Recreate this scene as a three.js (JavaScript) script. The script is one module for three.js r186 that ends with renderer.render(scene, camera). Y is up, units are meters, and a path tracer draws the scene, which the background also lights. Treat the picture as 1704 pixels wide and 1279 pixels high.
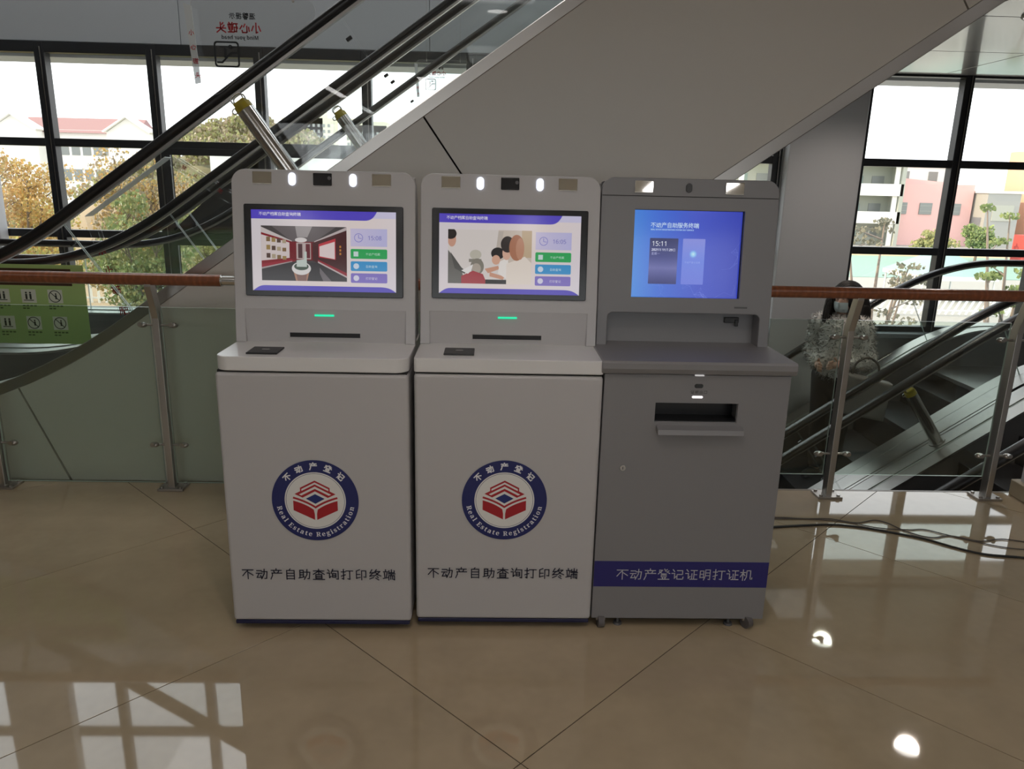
import * as THREE from 'three';
import { RoundedBoxGeometry } from 'three/addons/geometries/RoundedBoxGeometry.js';
import { mergeGeometries } from 'three/addons/utils/BufferGeometryUtils.js';
import { MarchingCubes } from 'three/addons/objects/MarchingCubes.js';
import { RectAreaLightUniformsLib } from 'three/addons/lights/RectAreaLightUniformsLib.js';
import { ImprovedNoise } from 'three/addons/math/ImprovedNoise.js';

RectAreaLightUniformsLib.init();
const scene = new THREE.Scene();
const renderer = new THREE.WebGLRenderer({ antialias: true });
renderer.shadowMap.enabled = true;
renderer.toneMapping = THREE.LinearToneMapping;
renderer.toneMappingExposure = 1.0;

// ---------------------------------------------------------------- camera
const rad = THREE.MathUtils.degToRad;
const camera = new THREE.PerspectiveCamera(2 * Math.atan(639.5 / 1265.4) * 180 / Math.PI, 1704 / 1279, 0.05, 600);
camera.rotation.order = 'YXZ';
camera.position.set(0, 1.52, 0);
camera.rotation.set(rad(-14.85), rad(-1.7), rad(1.35));

// ---------------------------------------------------------------- sky (bright hazy overcast) and low afternoon sun from behind the building
const SKY = 2.5;
{
  const W = 64, H = 32, d = new Float32Array(W * H * 4);
  for (let y = 0; y < H; y++) {
    const el = Math.max(0, ((y + 0.5) / H - 0.5) * 2), k = SKY * (1.0 - 0.3 * el);
    for (let x = 0; x < W; x++) d.set([k * (1 - 0.1 * el), k * (1 - 0.03 * el), k * 1.02, 1], (y * W + x) * 4);
  }
  const t = new THREE.DataTexture(d, W, H, THREE.RGBAFormat, THREE.FloatType);
  t.mapping = THREE.EquirectangularReflectionMapping; t.magFilter = THREE.LinearFilter; t.minFilter = THREE.LinearFilter; t.needsUpdate = true;
  scene.background = t; scene.environment = t;
}
const sun = new THREE.DirectionalLight(0xffe2b8, 4.5);
sun.position.set(-52, 30, -20); sun.target.position.set(-4, 0, -24);
sun.castShadow = true;
Object.assign(sun.shadow.camera, { left: -70, right: 70, top: 60, bottom: -60, near: 1, far: 250 });
sun.shadow.mapSize.set(2048, 2048);
scene.add(sun, sun.target);

// room light levels (each lamp's own light is made in its builder)
const DOWNLIGHT = 3.0, PANEL_LIGHT = 1.6, STRIP_LIGHT = 5.0, ROOF_LIGHT = 4.0;

// ---------------------------------------------------------------- helpers
let seed = 7;
const rnd = () => { seed = (seed + 0x6d2b79f5) | 0; let t = Math.imul(seed ^ (seed >>> 15), 1 | seed); t = (t + Math.imul(t ^ (t >>> 7), 61 | t)) ^ t; return ((t ^ (t >>> 14)) >>> 0) / 4294967296; };
const rr = (a, b) => a + (b - a) * rnd();
const V = (x, y, z) => new THREE.Vector3(x, y, z);
const names = new Map();
function numbered(n) { const k = names.get(n) ?? 0; names.set(n, k + 1); return k ? n + '_' + String(k).padStart(3, '0') : n; }
function tag(o, label, category, group) { o.userData.label = label; o.userData.category = category; if (group) o.userData.group = group; return o; }
function thing(name, label, category, [x, y, z] = [0, 0, 0], turn = 0, group) {
  const o = new THREE.Group(); o.name = numbered(name); o.position.set(x, y, z); o.rotation.y = turn; scene.add(o);
  return tag(o, label, category, group);
}
function part(name, geo, mat, parent, label) {
  const m = new THREE.Mesh(geo, mat); m.name = name; parent.add(m);
  if (label) m.userData.label = label;
  return m;
}
function struct(name, geo, mat) { const m = new THREE.Mesh(geo, mat); m.name = name; m.userData.kind = 'structure'; scene.add(m); return m; }
function structGroup(name) { const g = new THREE.Group(); g.name = name; g.userData.kind = 'structure'; scene.add(g); return g; }
function merge(list) {
  return mergeGeometries(list.map((g) => {
    const n = g.index ? g.toNonIndexed() : g;
    for (const k of Object.keys(n.attributes)) if (!['position', 'normal', 'uv'].includes(k)) n.deleteAttribute(k);
    n.clearGroups();
    return n;
  }));
}
const bx = (w, h, d, x = 0, y = 0, z = 0) => new THREE.BoxGeometry(w, h, d).translate(x, y, z);
const rb = (w, h, d, r, x = 0, y = 0, z = 0, s = 3) => new RoundedBoxGeometry(w, h, d, s, r).translate(x, y, z);
const span = (x0, x1, y0, y1, z0, z1) => bx(x1 - x0, y1 - y0, z1 - z0, (x0 + x1) / 2, (y0 + y1) / 2, (z0 + z1) / 2);
const cyl = (r0, r1, h, x = 0, y = 0, z = 0, n = 24) => new THREE.CylinderGeometry(r0, r1, h, n).translate(x, y, z);
function rod(a, b, r0, r1 = r0, n = 12) {
  const d = b.clone().sub(a), g = new THREE.CylinderGeometry(r1, r0, d.length(), n);
  g.applyQuaternion(new THREE.Quaternion().setFromUnitVectors(V(0, 1, 0), d.normalize()));
  const m = a.clone().add(b).multiplyScalar(0.5); return g.translate(m.x, m.y, m.z);
}
function tube(pts, r, seg = 60, n = 8) { return new THREE.TubeGeometry(new THREE.CatmullRomCurve3(pts), seg, r, n, false); }
function rrShape(w, h, r, x = 0, y = 0) {          // rounded rectangle; r: number or [tl, tr, br, bl]
  const [a, b, c, d] = Array.isArray(r) ? r : [r, r, r, r], s = new THREE.Shape(), L = x - w / 2, R = x + w / 2, B = y - h / 2, T = y + h / 2;
  s.moveTo(L, B + d); s.lineTo(L, T - a); if (a) s.absarc(L + a, T - a, a, Math.PI, Math.PI / 2, true);
  s.lineTo(R - b, T); if (b) s.absarc(R - b, T - b, b, Math.PI / 2, 0, true);
  s.lineTo(R, B + c); if (c) s.absarc(R - c, B + c, c, 0, -Math.PI / 2, true);
  s.lineTo(L + d, B); if (d) s.absarc(L + d, B + d, d, -Math.PI / 2, -Math.PI, true);
  return s;
}
const rrHole = (...a) => { const p = new THREE.Path(); p.setFromPoints(rrShape(...a).getPoints(6)); return p; };
function poly(pts) { const s = new THREE.Shape(); pts.forEach(([x, y], i) => (i ? s.lineTo(x, y) : s.moveTo(x, y))); s.closePath(); return s; }
function ext(shape, depth, bevel = 0, seg = 2) {
  return new THREE.ExtrudeGeometry(shape, bevel ? { depth: depth - 2 * bevel, bevelEnabled: true, bevelSize: bevel, bevelThickness: bevel, bevelOffset: -bevel, bevelSegments: seg, curveSegments: 8 } : { depth, bevelEnabled: false, curveSegments: 8 }).translate(0, 0, bevel);
}
function canvasTex(w, h, draw) {
  const c = document.createElement('canvas'); c.width = w; c.height = h; draw(c.getContext('2d'), w, h);
  const t = new THREE.CanvasTexture(c); t.colorSpace = THREE.SRGBColorSpace; t.magFilter = THREE.LinearFilter; return t;
}
const noise = new ImprovedNoise();
function noiseTex(n, fn, srgb = false) {           // fn(u, v) -> [r, g, b] in 0..1; tiles by cross-fade of the caller's periodic noise
  const d = new Uint8Array(n * n * 4);
  for (let y = 0; y < n; y++) for (let x = 0; x < n; x++) { const c = fn(x / n, y / n); d.set([c[0] * 255, c[1] * 255, c[2] * 255, 255], (y * n + x) * 4); }
  const t = new THREE.DataTexture(d, n, n); t.wrapS = t.wrapT = THREE.RepeatWrapping; t.magFilter = THREE.LinearFilter; t.needsUpdate = true;
  if (srgb) t.colorSpace = THREE.SRGBColorSpace; return t;
}
const per = (u, v, f, z) => { const a = noise.noise(u * f, v * f, z), b = noise.noise((u - 1) * f, v * f, z), c = noise.noise(u * f, (v - 1) * f, z), d = noise.noise((u - 1) * f, (v - 1) * f, z); return (a * (1 - u) + b * u) * (1 - v) + (c * (1 - u) + d * u) * v; };
const S = (o) => new THREE.MeshStandardMaterial(o);
const P = (o) => new THREE.MeshPhysicalMaterial(o);
const lin = (r, g, b) => new THREE.Color().setRGB(r, g, b);

// ---------------------------------------------------------------- Chinese characters as brush strokes on a 100 x 100 grid (x right, y down)
const STROKES = {
  不: '0816 9216;5416 3040 0868;5030 5095;5840 9062', 动: '0822 4522;0345 4845;2645 0882 4580;3664 4888;4830 9030 8490 7092;6808 6650 4494',
  产: '5003 5014;1018 9018;3024 3640;7024 6240;1542 9442;1842 1865 0596', 自: '4804 4016;2018 2096;2018 8018 8096;2042 8042;2066 8066;2092 8092',
  助: '1215 1280;1215 4015 4076;1236 4036;1256 4056;0384 4674;5032 9232 8688 7490;7008 6855 4696', 查: '0820 9220;5004 5050;4722 0650;5322 9450;2652 2686;2652 7452 7486;2669 7469;2685 7485;0596 9596',
  询: '1008 2022;0438 2238 2280 3468;5004 3640;4420 9220 9292 7890;4642 4674;4642 7442 7474;4658 7458;4674 7474', 打: '0426 3626;2204 2292 1086;0464 3652;4218 9618;7218 7292 5688',
  印: '3806 1218;1218 1284;1248 4048;1282 4274;5416 5496;5416 8816 8872 7270', 终: '2404 0834 3032;3430 0662 3658;0688 3674;6004 4034;5420 8820 6048 4062;5228 7048 9660;6466 7474;5480 7896',
  端: '2004 2016;0422 3822;1032 1470;3232 2674;0282 3874;6804 6830;4812 4830 9030 9012;4440 9640;6840 6454;4656 4696;4656 9256 9294 8690;6256 6288;7756 7788',
  登: '1414 4014 0646;1426 2836;5404 6224 9642;7408 6220;8820 7230;3046 7046;3056 3072;3056 7056 7072;3072 7072;3876 4488;6476 5888;0892 9292', 记: '1208 2424;0440 2640 2684 4066;4616 8816 8850;4650 8850;4650 4690 9290 9472',
  证: '1208 2424;0440 2640 2684 4066;4614 9414;7014 7090;7050 9250;5442 5490;4090 9690', 明: '1018 1076;1018 3818 3876;1046 3846;1074 3874;5208 5260 4096;5208 8808 8892 7690;5234 8834;5258 8858',
  机: '0428 4228;2304 2396;2330 0466;2334 4056;5212 5266 4094;5212 8212 8286 9686 9674', 档: '0428 4228;2304 2396;2330 0466;2334 4056;7004 7038;5014 5832;9014 8032;4840 9240 9292;5066 9266;4692 9292',
  案: '5002 5010;1022 1012 9012 9022;4416 3440 7052;0632 9432;6632 5246 1254;0866 9266;5056 5098;4866 0692;5266 9492', 服: '1010 1062 0496;1010 3810 3892 2890;1034 3834;1058 3858;5210 5296;5210 8810 8838 7636;5248 8848 7676 5294;5852 7478 9694',
  务: '4002 1432;3014 7814 4042 0650;3220 5638 9448;1660 8060 7690 6092;5048 4666 1896', 温: '1208 2418;0632 1842;0692 2660;3808 3840;3808 8408 8440;3824 8424;3840 8440;3450 3490;3450 8850 8890;5250 5290;7050 7090;2892 9692',
  馨: '0410 4810;2602 2620;0820 4420;0828 4428 4440 0840;2828 2840;0828 0444;5804 5814 5024;5804 8004 8016 9216;5428 8828 5648;6030 9248;7050 3054;0860 9260;5052 5070;4660 1274;5460 8874;2874 2898;2874 7274 7298;2886 7286;2898 7298',
  提: '0426 3626;2204 2292 1086;0464 3652;4606 4640;4606 8606 8640;4623 8623;4640 8640;4050 9450;6850 6890;6868 8868;5458 5074 3694;4678 6490 9692', 示: '2014 8014;0636 9436;5036 5092 3688;2650 1280;7250 8880',
  小: '5004 5092 3686;2432 0874;7632 9472', 心: '0844 0478;2634 2686 3492 7092 7474;4416 5840;7430 9458', 碰: '0414 4014;2014 0454;1446 1486;1446 3646 3686;1484 3684;5404 6016;8604 7816;4420 9620;6220 6284;7820 7884;4832 5466;9432 8666;4290 9690',
  头: '3008 4222;2030 3444;0656 9456;5606 5456 4074 0894;5666 9294', 扶: '0426 3626;2204 2292 1086;0464 3652;4622 9022;4248 9648;6806 6848 5474 4094;6850 8076 9692', 梯: '0428 4228;2304 2396;2330 0466;2334 4056;5404 6016;8604 7816;4620 8820 8836;4636 8836;4636 4652;4652 9252 9270 8268;6820 6896;6654 4084',
  乘: '7604 2814;0822 9222;5010 5098;3232 3254;0636 3234;0656 3250;6630 6654 9252;6640 8832;4856 0888;5256 9488', 坐: '2814 1240;2826 4242;7214 5840;7226 8842;5006 5090;1658 8458;0690 9490', 安: '5002 5014;1030 1016 9016 9030;4426 2860 8092;0648 9448;6848 5276 1094',
  全: '5002 3024 0446;5004 7024 9646;2448 7648;2068 8068;5048 5090;1092 9092', 须: '3606 0630;3830 0654;4052 0684;4412 9612;7012 6426;5026 5074;5026 8826 8874;6838 6660 4494;7476 9294', 知: '2004 0832;1420 4420;0446 4846;2820 2650 0692;2854 4684;5824 5880;5824 9024 9080;5878 9078',
  年: '3002 1030;2418 8818;2842 8442;2842 2864;0664 9664;5618 5698', 月: '2608 2660 1096;2608 7808 7892 6690;2634 7834;2658 7858', 日: '2008 2092;2008 8008 8092;2048 8048;2090 8090', 星: '2604 2640;2604 7404 7440;2622 7422;2640 7440;3044 1464;2456 8656;5046 5092;2074 8074;0892 9292',
  期: '0418 5018;1604 1672;4004 4072;1636 4036;1654 4054;0472 5272;2076 0696;3676 4892;6010 6062 5296;6010 9010 9092 8290;6034 9034;6058 9058', 一: '0850 9250', 禁: '0416 4416;2402 2444;2418 0640;2620 4036;5216 9616;7402 7444;7218 5240;7620 9638;2450 7650;0664 9464;5064 5096 4092;2672 1490;7272 8690',
  止: '5006 5090;5044 8644;2234 2290;0690 9490', 攀: '0414 3414;1802 1838;6614 9614;8002 8038;4010 6030;6010 4030;0644 9444;4436 0660;5636 9460;3054 7050;2464 7664;1276 8876;5054 5096 3894', 爬: '4008 0818;1018 1060 0296;2614 2686;3812 4060 4896;5420 9220 9250;5450 9250;7220 7250;5420 5490 9690 9876',
  出: '5004 5090;1818 1846;8218 8246;1846 8246;1056 1090;9056 9090;1090 9090', 口: '1616 1686;1616 8416 8486;1684 8484',
};
const strokesOf = (ch) => (STROKES[ch] ?? '').split(';').filter(Boolean).map((s) => s.split(' ').map((p) => [+p.slice(0, 2) / 100, +p.slice(2) / 100]));
function hanGeo(str, size, weight, pitch = size * 1.08) {    // flat lettering centred on the origin, facing +z
  const pos = [], nor = [], uv = [], W = (str.length - 1) * pitch;
  [...str].forEach((ch, i) => {
    const ox = i * pitch - W / 2 - size / 2, oy = size / 2;
    for (const line of strokesOf(ch)) for (let k = 0; k + 1 < line.length; k++) {
      const a = [ox + line[k][0] * size, oy - line[k][1] * size], b = [ox + line[k + 1][0] * size, oy - line[k + 1][1] * size];
      const dx = b[0] - a[0], dy = b[1] - a[1], l = Math.hypot(dx, dy) || 1, ux = dx / l * weight / 2, uy = dy / l * weight / 2;
      const q = [[a[0] - ux - uy, a[1] - uy + ux], [a[0] - ux + uy, a[1] - uy - ux], [b[0] + ux + uy, b[1] + uy - ux], [b[0] + ux - uy, b[1] + uy + ux]];
      for (const j of [0, 1, 2, 0, 2, 3]) { pos.push(q[j][0], q[j][1], 0); nor.push(0, 0, 1); uv.push(0, 0); }
    }
  });
  const g = new THREE.BufferGeometry();
  g.setAttribute('position', new THREE.Float32BufferAttribute(pos, 3)); g.setAttribute('normal', new THREE.Float32BufferAttribute(nor, 3)); g.setAttribute('uv', new THREE.Float32BufferAttribute(uv, 2));
  return g;
}
function hanDraw(c, str, x, y, size, weight, pitch = size * 1.06) {   // on a canvas, x and y the top left corner
  c.lineWidth = weight; c.lineCap = 'square'; c.lineJoin = 'miter';
  [...str].forEach((ch, i) => {
    if (!STROKES[ch]) { c.fillStyle = c.strokeStyle; c.font = size * 0.95 + 'px sans-serif'; c.textAlign = 'center'; c.fillText(ch, x + i * pitch + size / 2, y + size * 0.86); return; }
    for (const l of strokesOf(ch)) { c.beginPath(); l.forEach(([u, v], k) => (k ? c.lineTo(x + i * pitch + u * size, y + v * size) : c.moveTo(x + i * pitch + u * size, y + v * size))); c.stroke(); }
  });
}

// ---------------------------------------------------------------- materials
const M = {
  whitePaint: P({ color: lin(0.55, 0.535, 0.54), roughness: 0.42, clearcoat: 0.25, clearcoatRoughness: 0.25 }),
  whiteTop: P({ color: lin(0.80, 0.79, 0.785), roughness: 0.28, clearcoat: 0.4, clearcoatRoughness: 0.12 }),
  greyPaint: P({ color: lin(0.25, 0.245, 0.255), roughness: 0.42, clearcoat: 0.2, clearcoatRoughness: 0.3 }),
  greyDark: S({ color: lin(0.12, 0.12, 0.125), roughness: 0.5 }),
  black: S({ color: lin(0.012, 0.012, 0.014), roughness: 0.35 }),
  blackGloss: P({ color: lin(0.008, 0.008, 0.01), roughness: 0.18 }),
  seam: S({ color: lin(0.02, 0.02, 0.02), roughness: 0.8 }),
  navy: S({ color: lin(0.012, 0.014, 0.06), roughness: 0.45 }),
  bandBlue: S({ color: lin(0.02, 0.018, 0.16), roughness: 0.4 }),
  ink: S({ color: lin(0.012, 0.014, 0.04), roughness: 0.6 }),
  paleInk: S({ color: lin(0.62, 0.62, 0.66), roughness: 0.6 }),
  mirror: S({ color: lin(0.85, 0.84, 0.82), roughness: 0.03, metalness: 1 }),
  steel: S({ color: lin(0.46, 0.44, 0.42), roughness: 0.28, metalness: 1 }),
  steelBright: S({ color: lin(0.7, 0.69, 0.68), roughness: 0.16, metalness: 1 }),
  steelBrush: S({ color: lin(0.5, 0.48, 0.46), roughness: 0.34, metalness: 1 }),
  rubber: P({ color: lin(0.008, 0.008, 0.01), roughness: 0.32, clearcoat: 0.15, clearcoatRoughness: 0.2 }),
  wheel: S({ color: lin(0.12, 0.11, 0.11), roughness: 0.5 }),
  frame: S({ color: lin(0.016, 0.018, 0.022), roughness: 0.38 }),
  column: S({ color: lin(0.66, 0.67, 0.70), roughness: 0.45 }),
  wall: S({ color: lin(0.52, 0.53, 0.54), roughness: 0.6 }),
  spandrel: S({ color: lin(0.54, 0.58, 0.62), roughness: 0.5 }),
  ceiling: P({ color: lin(0.26, 0.265, 0.275), roughness: 0.3, clearcoat: 0.6, clearcoatRoughness: 0.08 }),
  hallCeil: S({ color: lin(0.7, 0.69, 0.67), roughness: 0.7 }),
  cladding: S({ color: lin(0.74, 0.70, 0.65), roughness: 0.36 }),
  yellow: P({ color: lin(0.42, 0.33, 0.02), roughness: 0.35 }),
  plinth: S({ color: lin(0.45, 0.38, 0.27), roughness: 0.25 }),
  cable: S({ color: lin(0.02, 0.02, 0.02), roughness: 0.5 }),
  cableGrey: S({ color: lin(0.12, 0.1, 0.085), roughness: 0.6 }),
  glassEdge: S({ color: lin(0.62, 0.72, 0.68), roughness: 0.25 }),
  glass: P({ color: lin(0.86, 0.91, 0.88), roughness: 0.0, transmission: 1, thickness: 0, ior: 1.5 }),
  escGlass: P({ color: lin(0.982, 0.993, 0.991), specularIntensity: 0.6, roughness: 0.0, transmission: 1, thickness: 0, ior: 1.5 }),
  pane: P({ color: lin(0.97, 0.985, 0.98), roughness: 0.0, transmission: 1, thickness: 0, ior: 1.5 }),
  acrylic: P({ color: lin(0.95, 0.955, 0.955), roughness: 0.03, transmission: 1, thickness: 0, ior: 1.49 }),
  acrylicEdge: P({ color: lin(0.9, 0.92, 0.93), roughness: 0.4, transmission: 0.45, thickness: 0 }),
  red: S({ color: lin(0.55, 0.02, 0.03), roughness: 0.5 }),
  signBlack: S({ color: lin(0.01, 0.015, 0.02), roughness: 0.5 }),
};
const woodTex = noiseTex(256, (u, v) => { const g = 0.5 + 0.5 * Math.sin(per(u, v, 3, 1) * 9 + v * 60), f = 0.5 + per(u * 1, v, 24, 4); const k = 0.75 + 0.18 * g * f; return [0.70 * k, 0.40 * k, 0.25 * k]; }, true);
woodTex.repeat.set(0.4, 3);
M.wood = P({ map: woodTex, roughness: 0.28, clearcoat: 0.5, clearcoatRoughness: 0.15 });
const glow = (r, g, b, k) => S({ color: 0x000000, emissive: lin(r, g, b), emissiveIntensity: k, roughness: 0.4 });
M.led = glow(0.82, 0.86, 1, 1.5); M.greenLed = glow(0.02, 0.95, 0.48, 0.9); M.whiteLed = glow(1, 0.95, 0.95, 1.3); M.dimLed = glow(1, 0.97, 0.95, 0.5);

// ================================================================ THE SETTING
const EDGE = -3.665, WZ = -7.2, UP = 3.5, DOWN = -3.5;
// ---- floor: slab with big polished tiles laid at 45 degrees
{
  const floor = structGroup('floor');
  const joint = S({ color: lin(0.05, 0.038, 0.022), roughness: 0.9 });
  part('slab', span(-9, 9, -0.55, -0.0025, EDGE, 8), joint, floor);
  part('edge_strip', span(-9, 9, -0.55, 0.0, EDGE - 0.02, EDGE - 0.001), S({ color: lin(0.2, 0.155, 0.11), roughness: 0.3 }), floor);
  const mottle = noiseTex(512, (u, v) => { const n = per(u, v, 4, 0.3) * 0.5 + per(u, v, 11, 2.7) * 0.3 + per(u, v, 30, 7) * 0.2, k = 1 + n * 0.10; return [Math.min(1, 0.93 * k), Math.min(1, 0.925 * k), Math.min(1, 0.915 * k)]; }, true);
  const tones = [[0.60, 0.485, 0.335], [0.61, 0.49, 0.335], [0.59, 0.48, 0.332]].map((c) => P({ color: lin(...c), map: mottle, roughness: 0.035, ior: 1.58, clearcoat: 0.35, clearcoatRoughness: 0.02 }));
  const U0 = 1.292, V0 = -1.152, STEP = 0.996, q = Math.SQRT1_2, g = 0.0014, lo = EDGE + 0.001;
  const clip = (pts, f) => { const out = []; pts.forEach((a, i) => { const b = pts[(i + 1) % pts.length], fa = f(a), fb = f(b); if (fa >= 0) out.push(a); if (fa * fb < 0) { const t = fa / (fa - fb); out.push([a[0] + (b[0] - a[0]) * t, a[1] + (b[1] - a[1]) * t]); } }); return out; };
  const full = new Map();
  for (let i = -8; i <= 8; i++) for (let j = -7; j <= 10; j++) {
    const u0 = U0 + (i - 1) * STEP + g, u1 = U0 + i * STEP - g, v0 = V0 + (j - 1) * STEP + g, v1 = V0 + j * STEP - g;   // u = (x - z)/sqrt2, v = (x + z)/sqrt2
    const xz = (u, v) => [(u + v) * q, (v - u) * q];
    let pts = [xz(u0, v0), xz(u1, v0), xz(u1, v1), xz(u0, v1)];
    const cx = pts.reduce((s, p) => s + p[0], 0) / 4, cz = pts.reduce((s, p) => s + p[1], 0) / 4;
    if (Math.abs(cx) > 5.2 || cz > 1.6) continue;
    pts = clip(pts, (p) => p[1] - lo);
    if (pts.length < 3) continue;
    const geo = ext(poly(pts.map(([x, z]) => [x, -z])), 0.0024, 0.0006, 1).rotateX(-Math.PI / 2).translate(0, -0.0024, 0);
    part('tile', geo, tones[Math.floor(rnd() * 3)], floor);
  }
  const rest = tones[0];
  part('plain_paving', merge([span(-9, -5.7, -0.0024, 0, -3.66, 8), span(5.7, 9, -0.0024, 0, -3.66, 8), span(-5.7, 5.7, -0.0024, 0, 2.2, 8)]), rest, floor);
  part('landing_slab', merge([span(-9, -4.4, -0.5, 0, -7.15, EDGE - 0.021), span(5.1, 9, -0.5, 0, -7.15, EDGE - 0.021)]), rest, floor);
  struct('floor_lower', span(-9, 9, DOWN - 0.3, DOWN, -7.15, 1), S({ color: lin(0.3, 0.25, 0.18), roughness: 0.15 }));
}
// ---- walls, slabs, roof
struct('wall_back', merge([span(-9, 9, DOWN - 0.3, 0.2, WZ - 0.12, WZ + 0.04)]), M.wall);
{ // slab zone between the storeys on the window wall, clad in panels
  const w = structGroup('wall_back_spandrel');
  part('wall_core', span(-9, 9, 2.62, 3.58, WZ - 0.2, WZ - 0.02), M.spandrel, w);
  for (let k = 0; k < 8; k++) part('panel', rb(1.195 * 1.8 - 0.006, 0.98, 0.03, 0.004, -8.1 + k * 2.15, 3.1, WZ - 0.005), M.spandrel, w);
  part('eave', span(-9, 9, 2.50, 2.56, WZ - 0.5, WZ - 0.125), M.wall, w);
}
struct('wall_left', span(-9.2, -9, DOWN, 7.4, -7.4, 8), M.wall);
struct('wall_right', span(9, 9.2, DOWN, 7.4, -7.4, 8), M.wall);
struct('wall_front', merge([span(-9.2, 9.2, DOWN, 0.9, 8, 8.2), span(-9.2, 9.2, 2.6, 7.4, 8, 8.2), span(-9.2, -4.5, 0.9, 2.6, 8, 8.2), span(4.5, 9.2, 0.9, 2.6, 8, 8.2)]), S({ color: lin(0.6, 0.58, 0.55), roughness: 0.7 }));
struct('ground_front', span(-160, 160, -4.4, -4, 8.3, 120), S({ color: lin(0.3, 0.295, 0.275), roughness: 0.9 }));
struct('wall_lower', span(-9, 9, DOWN, -0.56, -2.6, -2.4), M.wall);
struct('roof', span(-9.2, 9.2, 7.2, 7.4, -7.4, 8.2), M.hallCeil);
{ // ceiling over the hall where the kiosks stand
  const c = structGroup('ceiling');
  part('slab', span(-9, 9, 2.9, UP, -3.62, 8), M.hallCeil, c);
}
{ // ceiling over the landing side, glossy metal panels with open joints
  const c = structGroup('ceiling_landing');
  part('slab', span(2.76, 9, 2.56, UP, -7.15, -3.64), M.hallCeil, c);
  for (let i = 0; i < 5; i++) for (let k = 0; k < 3; k++) part('panel', rb(1.19, 0.024, 1.16, 0.003, 3.36 + i * 1.2, 2.545, -4.24 - k * 1.17), M.ceiling, c);
}
// columns
function column(name, x0, x1, z0, z1, y0, y1) { struct(name, rb(x1 - x0, y1 - y0, z1 - z0, 0.012, (x0 + x1) / 2, (y0 + y1) / 2, (z0 + z1) / 2), M.column); }
column('column', 2.63, 3.30, WZ + 0.05, -7.02, DOWN, 7.2);
column('column_001', -5.05, -4.40, WZ + 0.05, -7.02, DOWN, 7.2);
column('column_002', 2.76, 3.4, -3.63, -2.9, 0, 2.9);
struct('trim_1', rb(0.70, 0.085, 0.80, 0.006, 3.08, 0.0425, -3.255), M.plinth);
// ---- windows: dark aluminium curtain wall with separate panes
function windowWall(name, xs, ys, sashBays, WZ) {
  const w = structGroup(name), x0 = xs[0], x1 = xs[xs.length - 1], y0 = ys[0], y1 = ys[ys.length - 1];
  for (const x of xs) {
    part('mullion', merge([rb(0.085, y1 - y0 + 0.08, 0.1, 0.006, x, (y0 + y1) / 2, WZ + 0.0), bx(0.006, y1 - y0, 0.008, x + 0.008, (y0 + y1) / 2, WZ + 0.053)]), M.frame, w);
    part('glazing_bead', bx(0.010, y1 - y0, 0.004, x + 0.012, (y0 + y1) / 2, WZ + 0.055), M.steel, w);
  }
  ys.forEach((y, i) => { const h = i === 0 || i === ys.length - 1 ? 0.09 : 0.068; part('transom', rb(x1 - x0, h, 0.092, 0.006, (x0 + x1) / 2, y, WZ), M.frame, w); });
  for (let i = 0; i + 1 < xs.length; i++) for (let k = 0; k + 1 < ys.length; k++) {
    const cx = (xs[i] + xs[i + 1]) / 2, cy = (ys[k] + ys[k + 1]) / 2, pw = xs[i + 1] - xs[i] - 0.08, ph = ys[k + 1] - ys[k] - 0.06;
    part('pane', bx(pw, ph, 0.008, cx, cy, WZ - 0.01), M.pane, w);
    if (sashBays.includes(i + ':' + k)) {
      const f = rrShape(pw + 0.01, ph + 0.01, 0.004); f.holes.push(rrHole(pw - 0.1, ph - 0.1, 0.004));
      part('sash', ext(f, 0.05, 0.004, 1).translate(cx, cy, WZ + 0.005), M.frame, w);
    }
  }
  return w;
}
const LX = [-6.75, -5.8, -4.86, -3.93, -2.98, -2.06, -1.13, -0.21, 0.72, 1.65, 2.58];
windowWall('window_1', LX, [0.22, 0.98, 1.775, 2.56], ['4:1', '5:1', '6:1', '4:0', '5:0'], WZ);
windowWall('window_2', [3.34, 4.24, 5.15, 6.06, 6.97], [0.22, 0.98, 1.775, 2.56], [], WZ);
windowWall('window_5', [-4.5, -3, -1.5, 0, 1.5, 3, 4.5], [0.9, 1.5, 2.6], [], 8.1);
windowWall('window_3', LX, [3.62, 4.40, 5.6, 6.9], [], WZ);
windowWall('window_4', [3.34, 4.24, 5.15, 6.06, 6.97], [3.62, 4.40, 5.6, 6.9], [], WZ);
struct('wall_back_piers', merge([span(-9, -6.8, 0.2, 7.2, WZ - 0.1, WZ + 0.04), span(7.02, 9, 0.2, 7.2, WZ - 0.1, WZ + 0.04), span(2.62, 3.30, 0.2, 7.2, WZ - 0.1, WZ + 0.045), span(-9, 9, 6.94, 7.2, WZ - 0.1, WZ + 0.04)]), M.wall);
struct('trim_2', merge([rb(9.4, 0.05, 0.16, 0.01, -2.1, 0.19, WZ + 0.09), rb(3.7, 0.05, 0.16, 0.01, 5.15, 0.19, WZ + 0.09)]), S({ color: lin(0.2, 0.23, 0.25), roughness: 0.4 }));
// ================================================================ KIOSKS
const INKS = { text: M.ink };
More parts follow.
